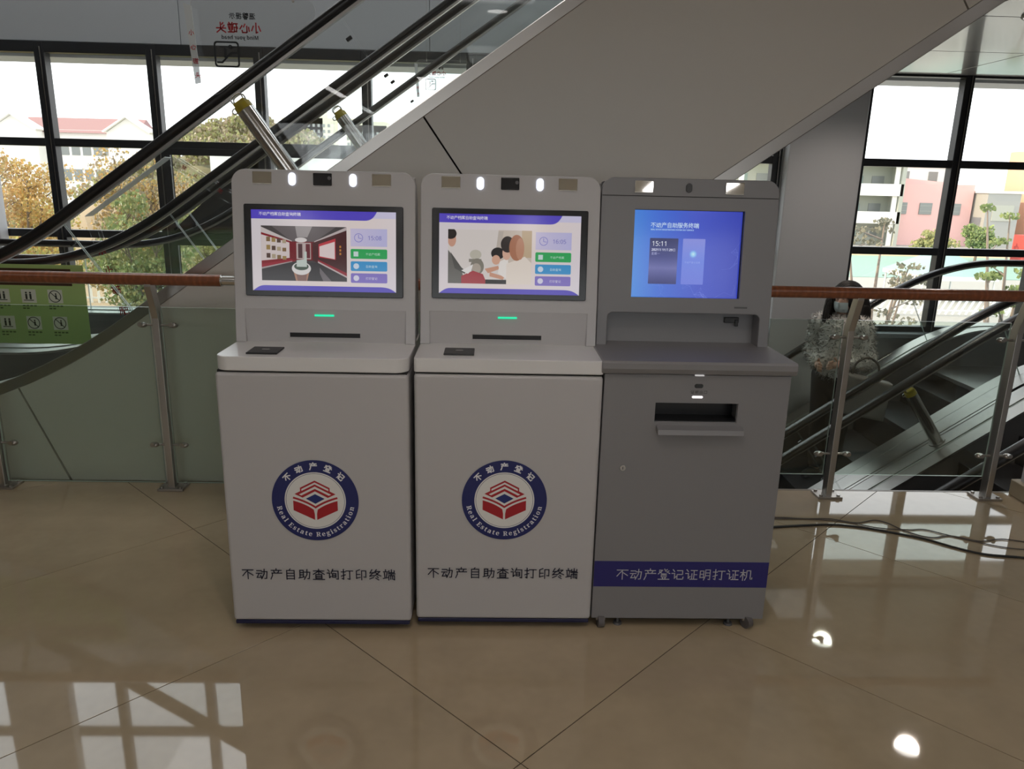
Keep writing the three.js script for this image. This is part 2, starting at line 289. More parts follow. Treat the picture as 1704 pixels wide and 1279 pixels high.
// pictures shown on the two white kiosks and on the grey one (flat screens)
function screenFrame(c, w, h, clock, photo) {
  c.fillStyle = '#f1e6e8'; c.fillRect(0, 0, w, h);
  const bg = c.createLinearGradient(0, 0, w, h); bg.addColorStop(0, '#e6dfe6'); bg.addColorStop(0.6, '#f3e4e0'); bg.addColorStop(1, '#ece4ee'); c.fillStyle = bg; c.fillRect(0, 0, w, h);
  c.fillStyle = '#dbd6f2'; c.fillRect(w * 0.8, 0, w * 0.2, h * 0.09);
  c.fillStyle = '#5b4ccf'; c.beginPath(); c.moveTo(0, 0); c.lineTo(w * 0.865, 0); c.bezierCurveTo(w * 0.84, h * 0.09, w * 0.82, h * 0.118, w * 0.77, h * 0.118); c.lineTo(0, h * 0.118); c.fill();
  c.strokeStyle = '#fff'; hanDraw(c, '不动产档案自助查询终端', w * 0.056, h * 0.034, h * 0.046, 2.4, h * 0.0462);
  photo(c, w * 0.068, h * 0.2, w * 0.585, h * 0.665);
  const bx0 = w * 0.68, bw = w * 0.252;
  const cg = c.createLinearGradient(bx0, 0, bx0 + bw, 0); cg.addColorStop(0, '#d9d0ee'); cg.addColorStop(1, '#c9c6f0'); c.fillStyle = cg; c.fillRect(bx0, h * 0.215, bw, h * 0.215);
  c.strokeStyle = '#6a6ad2'; c.lineWidth = 3; c.beginPath(); c.arc(bx0 + bw * 0.22, h * 0.325, h * 0.05, 0, 7); c.stroke(); c.beginPath(); c.moveTo(bx0 + bw * 0.22, h * 0.29); c.lineTo(bx0 + bw * 0.22, h * 0.328); c.lineTo(bx0 + bw * 0.3, h * 0.334); c.stroke();
  c.fillStyle = '#7a78c8'; c.font = h * 0.07 + 'px sans-serif'; c.textAlign = 'center'; c.fillText(clock, bx0 + bw * 0.66, h * 0.352);
  [['#2fb25f', '不动产档案', 0.462], ['#3f9fdb', '自助查询', 0.612], ['#8a79d0', '打印登记', 0.758]].forEach(([col, s, y]) => {
    c.fillStyle = col; c.beginPath(); c.roundRect(bx0, h * y, bw, h * 0.118, 9); c.fill();
    c.fillStyle = 'rgba(245,245,255,0.85)'; c.beginPath(); if (y < 0.5) c.rect(bx0 + bw * 0.08, h * (y + 0.03), bw * 0.13, h * 0.06); else c.arc(bx0 + bw * 0.15, h * (y + 0.059), h * 0.035, 0, 7); c.fill();
    c.strokeStyle = 'rgba(255,255,255,0.8)'; hanDraw(c, s, bx0 + bw * 0.41, h * (y + 0.044), h * 0.034, 1.6, h * 0.036);
  });
  c.fillStyle = '#5a4cc8'; c.beginPath(); c.moveTo(0, h); c.bezierCurveTo(w * 0.05, h * 0.93, w * 0.06, h * 0.925, w * 0.1, h * 0.925); c.lineTo(w * 0.88, h * 0.925); c.bezierCurveTo(w * 0.95, h * 0.925, w * 0.97, h * 0.96, w, h); c.fill();
}
function hallPhoto(c, x, y, w, h) {              // an exhibition room in red and white
  const X = (u) => x + u * w, Y = (v) => y + v * h, F = (col, ...p) => { c.fillStyle = col; c.beginPath(); p.forEach(([u, v], i) => (i ? c.lineTo(X(u), Y(v)) : c.moveTo(X(u), Y(v)))); c.fill(); };
  c.save(); c.beginPath(); c.rect(x, y, w, h); c.clip();
  F('#4a4445', [0, 0], [1, 0], [1, 1], [0, 1]);
  F('#6a6264', [0.12, 0], [0.88, 0], [0.62, 0.28], [0.36, 0.28]); F('#a9a2a2', [0.4, 0], [0.6, 0], [0.54, 0.2], [0.42, 0.2]);
  F('#d6cbc9', [0, 0.02], [0.36, 0.27], [0.36, 0.31], [0, 0.12]); F('#cbbdbc', [1, 0.0], [0.62, 0.27], [0.62, 0.3], [1, 0.1]);
  F('#8d1f2b', [0, 0.12], [0.4, 0.3], [0.4, 0.64], [0, 0.76]); F('#e4d6d4', [0.0, 0.16], [0.33, 0.3], [0.33, 0.58], [0.0, 0.64]);
  for (let r = 0; r < 3; r++) for (let k = 0; k < 4; k++) { c.fillStyle = ['#8b6f4e', '#a88d5a', '#5d4740', '#b9a98e'][(r + k) % 4]; c.fillRect(X(0.06 + k * 0.062), Y(0.2 + r * 0.15 + k * 0.016), w * 0.045, h * (0.085 - k * 0.006)); }
  F('#7a1a26', [0.33, 0.28], [0.62, 0.28], [0.62, 0.62], [0.33, 0.62]); F('#c9b7b4', [0.41, 0.3], [0.58, 0.3], [0.58, 0.6], [0.41, 0.6]); F('#5a3a3e', [0.43, 0.32], [0.48, 0.32], [0.48, 0.58], [0.43, 0.58]); F('#6d2a33', [0.52, 0.32], [0.57, 0.32], [0.57, 0.58], [0.52, 0.58]);
  F('#4d2327', [0.6, 0.3], [1, 0.06], [1, 0.92], [0.6, 0.62]); F('#c93b48', [0.67, 0.32], [0.87, 0.21], [0.87, 0.6], [0.67, 0.56]); F('#f0dcdc', [0.68, 0.36], [0.86, 0.27], [0.86, 0.59], [0.68, 0.54]);
  for (let k = 0; k < 3; k++) { c.fillStyle = '#d08a3c'; c.fillRect(X(0.915), Y(0.34 + k * 0.065), w * 0.02, h * 0.04); }
  F('#a02636', [0, 0.7], [0.36, 0.6], [0.36, 0.64], [0, 0.78]); F('#b3a5a5', [0, 0.76], [0.36, 0.635], [0.36, 0.65], [0, 0.79]); F('#9a2433', [0.66, 0.6], [1, 0.84], [1, 0.92], [0.66, 0.64]); F('#cdbcbc', [0.66, 0.63], [1, 0.9], [1, 0.93], [0.66, 0.66]);
  F('#3b383b', [0, 0.8], [0.36, 0.66], [0.66, 0.66], [1, 0.94], [1, 1], [0, 1]); F('#777074', [0.68, 0.75], [0.82, 1], [0.72, 1], [0.68, 0.85]);
  c.fillStyle = '#e9e2e0'; c.beginPath(); c.ellipse(X(0.465), Y(0.25), w * 0.07, h * 0.045, 0, 0, 7); c.fill();
  F('#b98a72', [0.37, 0.82], [0.56, 0.82], [0.53, 1], [0.4, 1]); F('#8d6b64', [0.4, 0.84], [0.53, 0.84], [0.52, 1], [0.42, 1]);
  c.fillStyle = '#ece8e6'; c.beginPath(); c.ellipse(X(0.465), Y(0.77), w * 0.112, h * 0.12, 0, 0, 7); c.fill(); c.fillStyle = '#4f5f52'; c.beginPath(); c.ellipse(X(0.465), Y(0.735), w * 0.085, h * 0.068, 0, 0, 7); c.fill();
  F('#cfdad2', [0.41, 0.62], [0.5, 0.6], [0.5, 0.46], [0.53, 0.46], [0.53, 0.74], [0.41, 0.74]);
  c.restore();
}
function meetingPhoto(c, x, y, w, h) {           // people bent over papers at a counter
  const X = (u) => x + u * w, Y = (v) => y + v * h, E = (col, u, v, a, b, r = 0) => { c.fillStyle = col; c.beginPath(); c.ellipse(X(u), Y(v), a * w, b * h, r, 0, 7); c.fill(); };
  const F = (col, ...p) => { c.fillStyle = col; c.beginPath(); p.forEach(([u, v], i) => (i ? c.lineTo(X(u), Y(v)) : c.moveTo(X(u), Y(v)))); c.fill(); };
  c.save(); c.beginPath(); c.rect(x, y, w, h); c.clip();
  F('#e6ddd8', [0, 0], [1, 0], [1, 1], [0, 1]); F('#d9cabc', [0.6, 0], [1, 0], [1, 0.6], [0.6, 0.6]); F('#cdb493', [0.88, 0], [1, 0], [1, 0.5], [0.88, 0.5]); F('#c9bdb2', [0.6, 0.02], [0.66, 0.02], [0.63, 0.4], [0.57, 0.4]);
  E('#c9c3b4', 0.33, 0.46, 0.07, 0.09); F('#8f8a80', [0.25, 0.54], [0.4, 0.54], [0.4, 0.6], [0.25, 0.6]); E('#8a8478', 0.35, 0.68, 0.08, 0.15); E('#b8ac9e', 0.34, 0.72, 0.055, 0.1);
  F('#6e6b66', [0, 0.38], [0.09, 0.56], [0.17, 0.78], [0.2, 1], [0, 1]); F('#55534f', [0.03, 0.42], [0.16, 0.7], [0.22, 0.78], [0.2, 0.82], [0.08, 0.72]); E('#d8a48d', 0.045, 0.19, 0.05, 0.13); E('#25201f', 0.03, 0.08, 0.07, 0.1);
  F('#b03a44', [0.16, 0.86], [0.3, 0.76], [0.42, 0.82], [0.47, 1], [0.16, 1]); F('#f4efec', [0.16, 0.76], [0.3, 0.64], [0.28, 0.76], [0.24, 0.82]);
  F('#2a2626', [0.45, 0.92], [0.72, 0.92], [0.72, 1], [0.45, 1]); E('#221e20', 0.595, 0.43, 0.08, 0.11); E('#e2b096', 0.575, 0.55, 0.05, 0.09); F('#d79f84', [0.44, 0.72], [0.6, 0.66], [0.62, 0.72], [0.48, 0.8]); F('#d79f84', [0.5, 0.78], [0.68, 0.86], [0.66, 0.92], [0.5, 0.86]);
  F('#f6efe9', [0.62, 0.58], [0.72, 0.5], [0.72, 0.92], [0.6, 0.8]); F('#f3e6da', [0.7, 0.62], [0.92, 0.48], [1, 0.6], [1, 1], [0.7, 1]); E('#e4b79f', 0.7, 0.42, 0.05, 0.13); E('#2f2624', 0.71, 0.26, 0.08, 0.15); E('#b5785a', 0.82, 0.32, 0.09, 0.24); E('#c78f72', 0.86, 0.34, 0.05, 0.2);
  c.restore();
}
function blueScreen(c, w, h) {
  const g = c.createLinearGradient(0, h * 0.4, w, h * 0.3); g.addColorStop(0, '#4a8fe6'); g.addColorStop(0.22, '#4576e0'); g.addColorStop(0.6, '#3f55cf'); g.addColorStop(1, '#3a48bd'); c.fillStyle = g; c.fillRect(0, 0, w, h);
  c.strokeStyle = 'rgba(150,170,255,0.35)'; c.lineWidth = 1.5; const pts = []; for (let i = 0; i < 40; i++) pts.push([w * (0.1 + rnd() * 0.9), h * (0.66 + rnd() * 0.36)]); for (let i = 0; i < 10; i++) pts.push([w * (0.9 + rnd() * 0.1), h * (0.3 + rnd() * 0.4)]);
  pts.forEach((a, i) => pts.forEach((b, j) => { if (j > i && Math.hypot(a[0] - b[0], a[1] - b[1]) < 90) { c.beginPath(); c.moveTo(...a); c.lineTo(...b); c.stroke(); } }));
  c.strokeStyle = '#d6ecff'; hanDraw(c, '不动产自助服务终端', w * 0.165, h * 0.135, h * 0.062, 4.4, h * 0.0625);
  c.fillStyle = '#bfe0ff'; c.font = 'bold ' + h * 0.021 + 'px sans-serif'; c.textAlign = 'left'; c.fillText('REAL ESTATE REGISTRATION SYSTEM SELF SERVICE', w * 0.167, h * 0.226, w * 0.445);
  const d = c.createLinearGradient(0, h * 0.31, 0, h * 0.84); d.addColorStop(0, '#262b63'); d.addColorStop(0.4, '#3a3f86'); d.addColorStop(0.65, '#6a6cae'); d.addColorStop(1, '#2c3175'); c.fillStyle = d; c.beginPath(); c.roundRect(w * 0.165, h * 0.315, w * 0.26, h * 0.525, 6); c.fill();
  c.fillStyle = '#f2f4ff'; c.font = h * 0.074 + 'px sans-serif'; c.fillText('15:11', w * 0.183, h * 0.403);
  c.strokeStyle = '#e6e8ff'; c.fillStyle = '#e6e8ff'; let x = w * 0.183; const y = h * 0.43, s = h * 0.034; c.font = 'bold ' + s * 1.12 + 'px sans-serif';
  for (const t of ['2021', '年', '11', '月', '29', '日']) { if (STROKES[t]) { hanDraw(c, t, x, y, s, 2); x += s * 1.12; } else { c.textAlign = 'left'; c.fillText(t, x, y + s * 0.92); x += c.measureText(t).width + 1; } }
  c.strokeStyle = '#b9bcec'; hanDraw(c, '星期一', w * 0.183, h * 0.475, s * 0.95, 1.8, s);
  const e = c.createLinearGradient(0, h * 0.31, 0, h * 0.84); e.addColorStop(0, '#8a92e6'); e.addColorStop(0.5, '#6d86ea'); e.addColorStop(1, '#6f80e6'); c.fillStyle = e; c.beginPath(); c.roundRect(w * 0.468, h * 0.315, w * 0.205, h * 0.525, 6); c.fill();
  const o = c.createRadialGradient(w * 0.568, h * 0.49, 2, w * 0.568, h * 0.49, h * 0.055); o.addColorStop(0, '#c6f0ff'); o.addColorStop(0.5, '#8cc6fb'); o.addColorStop(1, 'rgba(110,140,235,0)'); c.fillStyle = o; c.fillRect(w * 0.47, h * 0.4, w * 0.2, h * 0.18);
  c.strokeStyle = 'rgba(190,205,255,0.55)'; hanDraw(c, '不动产登记证明', w * 0.492, h * 0.574, h * 0.024, 1.4, h * 0.0265);
}
const screenMat = (tex, k) => S({ color: lin(0.01, 0.01, 0.01), roughness: 0.12, emissive: lin(1, 1, 1), emissiveMap: tex, emissiveIntensity: k });
const emblemTex = canvasTex(768, 768, (c, w) => {
  const R = w / 2; c.translate(R, R); const disc = (r, f) => { c.fillStyle = f; c.beginPath(); c.arc(0, 0, r, 0, 7); c.fill(); };
  disc(R, '#1c2566'); disc(R * 0.705, '#f0efec'); c.strokeStyle = '#2a2f5e'; c.lineWidth = 3; c.beginPath(); c.arc(0, 0, R * 0.672, 0, 7); c.stroke();
  c.strokeStyle = '#f2f2f4';
  [...'不动产登记'].forEach((ch, i) => { c.save(); c.rotate((i - 2) * 0.40 - 0.02); hanDraw(c, ch, -R * 0.088, -R * 0.94, R * 0.176, 11); c.restore(); });
  c.fillStyle = '#f2f2f4'; c.font = 'bold ' + R * 0.158 + 'px serif'; c.textAlign = 'center';
  const s = 'Real Estate Registration', wd = [...s].map((ch) => c.measureText(ch).width + R * 0.022), tot = wd.reduce((a, b) => a + b, 0); let at = -tot / 2;
  [...s].forEach((ch, i) => { const a = (at + wd[i] / 2) / (R * 0.86); at += wd[i]; c.save(); c.rotate(-a); c.fillText(ch, 0, R * 0.905); c.restore(); });
  const A = (col, ...p) => { c.fillStyle = col; c.beginPath(); p.forEach(([u, v], i) => (i ? c.lineTo(u * R, v * R) : c.moveTo(u * R, v * R))); c.fill(); };
  const red = '#b3202c', pale = '#f0efec';
  A(red, [0, -0.50], [0.34, -0.32], [0.34, -0.235], [0.47, -0.165], [0.29, -0.075], [0, -0.235], [-0.29, -0.075], [-0.47, -0.165], [-0.34, -0.235], [-0.34, -0.32]);
  A(pale, [0, -0.455], [0.31, -0.29], [0.31, -0.24], [0, -0.405], [-0.31, -0.24], [-0.31, -0.29]);
  A(pale, [0, -0.355], [0.37, -0.155], [0.315, -0.128], [0, -0.295], [-0.315, -0.128], [-0.37, -0.155]);
  A('#1d3076', [0, -0.165], [0.215, -0.05], [0, 0.075], [-0.215, -0.05]);
  c.strokeStyle = red; c.lineWidth = R * 0.046; c.lineJoin = 'miter'; c.beginPath(); c.moveTo(-0.51 * R, -0.075 * R); c.quadraticCurveTo(-0.2 * R, 0.02 * R, 0, 0.165 * R); c.quadraticCurveTo(0.2 * R, 0.02 * R, 0.51 * R, -0.075 * R); c.stroke();
  c.fillStyle = red; for (const k of [-1, 1]) { c.beginPath(); c.moveTo(k * 0.51 * R, 0.0); c.quadraticCurveTo(k * 0.2 * R, 0.09 * R, k * 0.025 * R, 0.24 * R); c.lineTo(k * 0.025 * R, 0.48 * R); c.lineTo(k * 0.51 * R, 0.24 * R); c.fill(); }
  A(pale, [-0.05, 0.2], [0.05, 0.2], [0.0, 0.47]);
});
M.emblem = S({ map: emblemTex, roughness: 0.4 });
const KW = 0.612;
function tilted(lean, zp) { const a = Math.atan(lean); return (g) => g.rotateX(-a).translate(0, 0.972, zp); }
function screenLight(parent, w, h, x, v, lean, zp, col, k) {     // the light the display itself throws, just in front of its face
  const a = Math.atan(lean), l = new THREE.RectAreaLight(col, k, w, h); l.name = 'screen_light';
  const p = V(x, v, 0.012).applyAxisAngle(V(1, 0, 0), -a); l.position.set(p.x, p.y + 0.972, p.z + zp); l.rotation.set(a, Math.PI, 0, 'YXZ'); parent.add(l);
}
function mirrorPlate(t, T, x, v) { part('mirror_plate', T(merge([rb(0.064, 0.040, 0.004, 0.0015, x, v, 0.002)])), M.mirror, t); }
function whiteKiosk(label, x, z, tex, readerX, readerZ, cornerR) {
  const t = thing('query_kiosk', label, 'kiosk', [x, 0, z], 0);
  const zp = -0.226, lean = 0.12, T = tilted(lean, zp), W = KW;
  part('cabinet_body', merge([rb(W, 0.884, 0.43, 0.012, 0, 0.478, -0.217)]), M.whitePaint, t);
  part('base_strip', rb(W - 0.012, 0.014, 0.42, 0.003, 0, 0.029, -0.215), M.navy, t);
  part('plinth', bx(W - 0.08, 0.0225, 0.34, 0, 0.01125, -0.225), M.seam, t);
  part('shadow_gap', bx(W - 0.012, 0.008, 0.41, 0, 0.9225, -0.217), M.seam, t);
  { const s = rrShape(W, 0.43, [0.006, 0.006, cornerR, cornerR], 0, 0.217); part('shelf', ext(s, 0.046, 0.003, 2).rotateX(-Math.PI / 2).translate(0, 0.926, 0).scale(1, 1, 1), M.whiteTop, t).geometry.translate(0, 0, 0); }
  { const s = new THREE.Shape(), h = 0.577, r = 0.045, a = W / 2;
    s.moveTo(-a, 0); s.lineTo(-a, h - r); s.absarc(-a + r, h - r, r, Math.PI, Math.PI / 2, true); s.lineTo(a - r, h); s.absarc(a - r, h - r, r, Math.PI / 2, 0, true); s.lineTo(a, 0); s.lineTo(0.272, 0); s.lineTo(0.272, 0.112); s.lineTo(-0.272, 0.112); s.lineTo(-0.272, 0); s.closePath();
    part('front_panel', T(ext(s, 0.05, 0.003).translate(0, 0, -0.05)), M.whitePaint, t); }
  part('recess_plate', T(bx(0.545, 0.118, 0.006, 0, 0, 0).rotateX(0.16).translate(0, 0.056, -0.0125)), M.whitePaint, t);
  { const s = poly([[zp - 0.045, 0.97], [zp - 0.045 - 0.067, 1.53], [-0.36, 1.53], [-0.43, 1.45], [-0.43, 0.97]]); part('rear_housing', ext(s, W - 0.012, 0.004).rotateY(-Math.PI / 2).translate((W - 0.012) / 2, 0, 0), M.whitePaint, t); }
  { const f = rrShape(0.532, 0.305, 0.006); f.holes.push(rrHole(0.487, 0.272, 0.002)); part('screen_bezel', T(ext(f, 0.010, 0.002).translate(0, 0.311, -0.004)), M.blackGloss, t); }
  part('screen', T(bx(0.489, 0.274, 0.004, 0, 0.311, 0.000)), screenMat(tex, 0.62), t);
  screenLight(t, 0.486, 0.271, 0, 0.311, lean, zp, 0xf0e4ee, 0.25);
  for (const lx of [-0.104, 0.098]) part('light_pill', T(ext(rrShape(0.0245, 0.042, 0.0122), 0.004, 0.001).translate(lx, 0.547, 0)), M.led, t);
  { const cam = part('camera_window', T(rb(0.062, 0.040, 0.006, 0.0025, -0.003, 0.548, 0.002)), M.blackGloss, t); part('lens', T(cyl(0.006, 0.006, 0.004, 0, 0, 0, 20).rotateX(Math.PI / 2).translate(0.02, 0.552, 0.005)), M.greyDark, cam); }
  mirrorPlate(t, T, -0.203, 0.549); mirrorPlate(t, T, 0.193, 0.549);
  part('status_light', T(rb(0.066, 0.0065, 0.004, 0.001, -0.004, 0.095, -0.0005)), M.greenLed, t);
  { const s = rrShape(0.246, 0.021, 0.002); s.holes.push(rrHole(0.238, 0.0145, 0.001)); const o = part('print_slot', T(ext(s, 0.006, 0.001).rotateX(0.16).translate(-0.004, 0.027, -0.016)), M.whitePaint, t); part('slot_opening', T(bx(0.24, 0.0155, 0.004).rotateX(0.16).translate(-0.004, 0.027, -0.0115)), M.black, o); }
  { const o = part('card_reader', rb(0.1, 0.006, 0.094, 0.0028, readerX, 0.9745, readerZ), S({ color: lin(0.02, 0.02, 0.022), roughness: 0.4 }), t); part('reader_mark', ext(rrShape(0.026, 0.012, 0.006), 0.0008).rotateX(-Math.PI / 2).translate(readerX, 0.9772, readerZ - 0.006), M.steel, o); }
  { const g = new THREE.CircleGeometry(0.143, 96).translate(-0.006, 0.487, 0.0006 - 0.002 + 0.002); part('emblem', g, M.emblem, t, 'round navy emblem with a red building mark'); }
  part('lettering', hanGeo('不动产自助查询打印终端', 0.042, 0.0036, 0.0478).translate(-0.006, 0.217, 0.0006), M.ink, t, 'navy Chinese lettering');
  return t;
}
const tex1 = canvasTex(1024, 576, (c, w, h) => screenFrame(c, w, h, '15:08', hallPhoto));
const tex2 = canvasTex(1024, 576, (c, w, h) => screenFrame(c, w, h, '16:05', meetingPhoto));
whiteKiosk('white self-service kiosk whose screen shows a red and white exhibition room', -0.567, -2.352, tex1, -0.166, -0.087, 0.045);
whiteKiosk('white self-service kiosk whose screen shows people bent over papers, between two kiosks', 0.060, -2.372, tex2, -0.164, -0.100, 0.012);
{ // grey certificate printer
  const t = thing('certificate_kiosk', 'dark grey certificate kiosk with a blue screen, a deep slot and a navy band', 'kiosk', [0.678, 0, -2.386]);
  const zp = -0.242, lean = 0.085, T = tilted(lean, zp), W = 0.614;
  { const s = rrShape(W, 0.893, 0.003, 0, 0.4825); s.holes.push(rrHole(0.278, 0.071, 0.003, 0.003, 0.8)); part('front_door', ext(s, 0.012, 0.002).translate(0, 0, -0.012), M.greyPaint, t); }
  part('cabinet_body', merge([span(-W / 2, W / 2, 0.036, 0.93, -0.43, -0.09), span(-W / 2, -0.15, 0.036, 0.93, -0.09, -0.0115), span(0.15, W / 2, 0.036, 0.93, -0.09, -0.0115), span(-0.15, 0.15, 0.036, 0.755, -0.09, -0.0115), span(-0.15, 0.15, 0.845, 0.93, -0.09, -0.0115)]), M.greyPaint, t);
  part('chute', merge([bx(0.29, 0.09, 0.004, 0.003, 0.8, -0.085), bx(0.29, 0.004, 0.075, 0.003, 0.768, -0.05)]), M.black, t);
  part('tray_lip', merge([ext(poly([[0, 0], [0.03, -0.008], [0.034, -0.024], [0.028, -0.026], [0.0, -0.02]]), 0.285, 0.001).rotateY(-Math.PI / 2).translate(0.1585, 0.757, -0.001)]), M.greyPaint, t);
  part('base_strip', bx(W - 0.06, 0.017, 0.38, -0.01, 0.028, -0.215), M.black, t);
  { const prof = poly([[0.0, 0.93], [0.012, 0.934], [0.02, 0.95], [0.02, 0.968], [0.014, 0.975], [-0.43, 0.975], [-0.43, 0.93]]); part('shelf', ext(prof, W + 0.024, 0.004).rotateY(-Math.PI / 2).translate((W + 0.024) / 2, 0, 0), M.greyPaint, t); }
  part('under_shelf_lamp', rb(0.03, 0.004, 0.008, 0.0015, 0.0, 0.9305, 0.012), M.dimLed, t);
  { const s = rrShape(W, 0.577, [0.045, 0.045, 0, 0], 0, 0.2885), n = new THREE.Shape(), a = W / 2, h = 0.577, r = 0.045, q = 0.27, k = 0.02;
    n.moveTo(-a, 0); n.lineTo(-a, h - r); n.absarc(-a + r, h - r, r, Math.PI, Math.PI / 2, true); n.lineTo(a - r, h); n.absarc(a - r, h - r, r, Math.PI / 2, 0, true); n.lineTo(a, 0); n.lineTo(q, 0); n.lineTo(q, 0.117 - k); n.absarc(q - k, 0.117 - k, k, 0, Math.PI / 2, false); n.lineTo(-q + k, 0.117); n.absarc(-q + k, 0.117 - k, k, Math.PI / 2, Math.PI, false); n.lineTo(-q, 0); n.closePath();
    n.holes.push(rrHole(0.388, 0.306, 0.002, 0.001, 0.322));
    part('front_panel', T(ext(n, 0.03, 0.003).translate(0, 0, -0.03)), M.greyPaint, t); }
  part('recess', T(merge([bx(0.56, 0.14, 0.004, 0, 0.06, -0.072), bx(0.004, 0.13, 0.05, -0.272, 0.055, -0.05), bx(0.004, 0.13, 0.05, 0.272, 0.055, -0.05), bx(0.56, 0.004, 0.05, 0, 0.12, -0.05)])), M.greyPaint, t);
  { const s = poly([[zp - 0.074, 0.975], [zp - 0.074 - 0.045, 1.525], [-0.40, 1.525], [-0.43, 1.45], [-0.43, 0.975]]); part('rear_housing', ext(s, W - 0.012, 0.004).rotateY(-Math.PI / 2).translate((W - 0.012) / 2, 0, 0), M.greyPaint, t); }
  part('head_shell', T(merge([bx(W - 0.016, 0.44, 0.046, 0, 0.345, -0.052)])), M.greyDark, t);
  part('screen_surround', T(bx(0.40, 0.318, 0.004, 0.001, 0.322, -0.024)), M.black, t);
  part('screen', T(bx(0.383, 0.301, 0.003, -0.001, 0.3205, -0.0205)), screenMat(canvasTex(1024, 804, blueScreen), 0.78), t);
  screenLight(t, 0.38, 0.3, 0, 0.3205, lean, zp, 0x4c6ce8, 0.2);
  part('head_seam', T(bx(W - 0.004, 0.0022, 0.002, 0, 0.5165, 0.0004)), M.seam, t);
  mirrorPlate(t, T, -0.163, 0.547); mirrorPlate(t, T, 0.15, 0.547);
  part('camera_window', T(ext(rrShape(0.021, 0.031, 0.0104), 0.004, 0.001).translate(-0.008, 0.546, 0)), M.blackGloss, t);
  part('sensor_window', ext(rrShape(0.029, 0.014, 0.007), 0.002, 0.0005).translate(0.004, 0.892, -0.0006), M.blackGloss, t);
  part('slot_lamp', ext(rrShape(0.036, 0.008, 0.004), 0.002, 0.0005).translate(0.002, 0.8545, -0.0006), M.whiteLed, t);
  part('caption', hanGeo('证明出口', 0.0125, 0.0011, 0.0145).translate(0.006, 0.871, 0.0004), S({ color: lin(0.05, 0.05, 0.055), roughness: 0.6 }), t);
  part('small_label', T(merge([bx(0.046, 0.006, 0.0006, 0.2, 0.141, 0.0004)])), M.greyDark, t);
  { const o = part('connector_block', T(rb(0.052, 0.02, 0.014, 0.002, 0.19, 0.092, -0.064)), M.black, t); part('plug', T(rb(0.012, 0.024, 0.01, 0.002, 0.207, 0.082, -0.058)), M.black, o); }
  { const o = part('lock', cyl(0.0095, 0.0095, 0.004, 0, 0, 0, 28).rotateX(Math.PI / 2).translate(-0.229, 0.604, 0.001), M.steel, t, 'round steel lock'); part('keyhole', bx(0.0022, 0.009, 0.001, -0.229, 0.604, 0.0032), M.black, o); }
  part('band', span(-W / 2 + 0.001, W / 2 - 0.001, 0.161, 0.259, 0, 0.0006), M.bandBlue, t, 'navy band');
  part('lettering', hanGeo('不动产登记证明打证机', 0.0445, 0.0031, 0.0485).translate(0.012, 0.210, 0.0012), M.paleInk, t, 'pale Chinese lettering');
  for (const cx of [-0.273, 0.252]) for (const cz of [-0.006, -0.36]) {
    const o = part('caster', merge([cyl(0.0225, 0.0225, 0.022, 0, 0, 0, 24).rotateZ(Math.PI / 2).rotateY(cx > 0 ? 0.5 : 0.1).translate(cx, 0.0225, cz)]), M.wheel, t);
    part('caster_fork', rb(0.034, 0.014, 0.03, 0.003, cx, 0.033, cz - 0.01), M.steel, o);
    part('levelling_foot', merge([cyl(0.014, 0.016, 0.008, cx + (cx > 0 ? -0.06 : 0.065), 0.004, cz - 0.02), cyl(0.005, 0.005, 0.03, cx + (cx > 0 ? -0.06 : 0.065), 0.018, cz - 0.02)]), M.greyDark, t);
  }
}
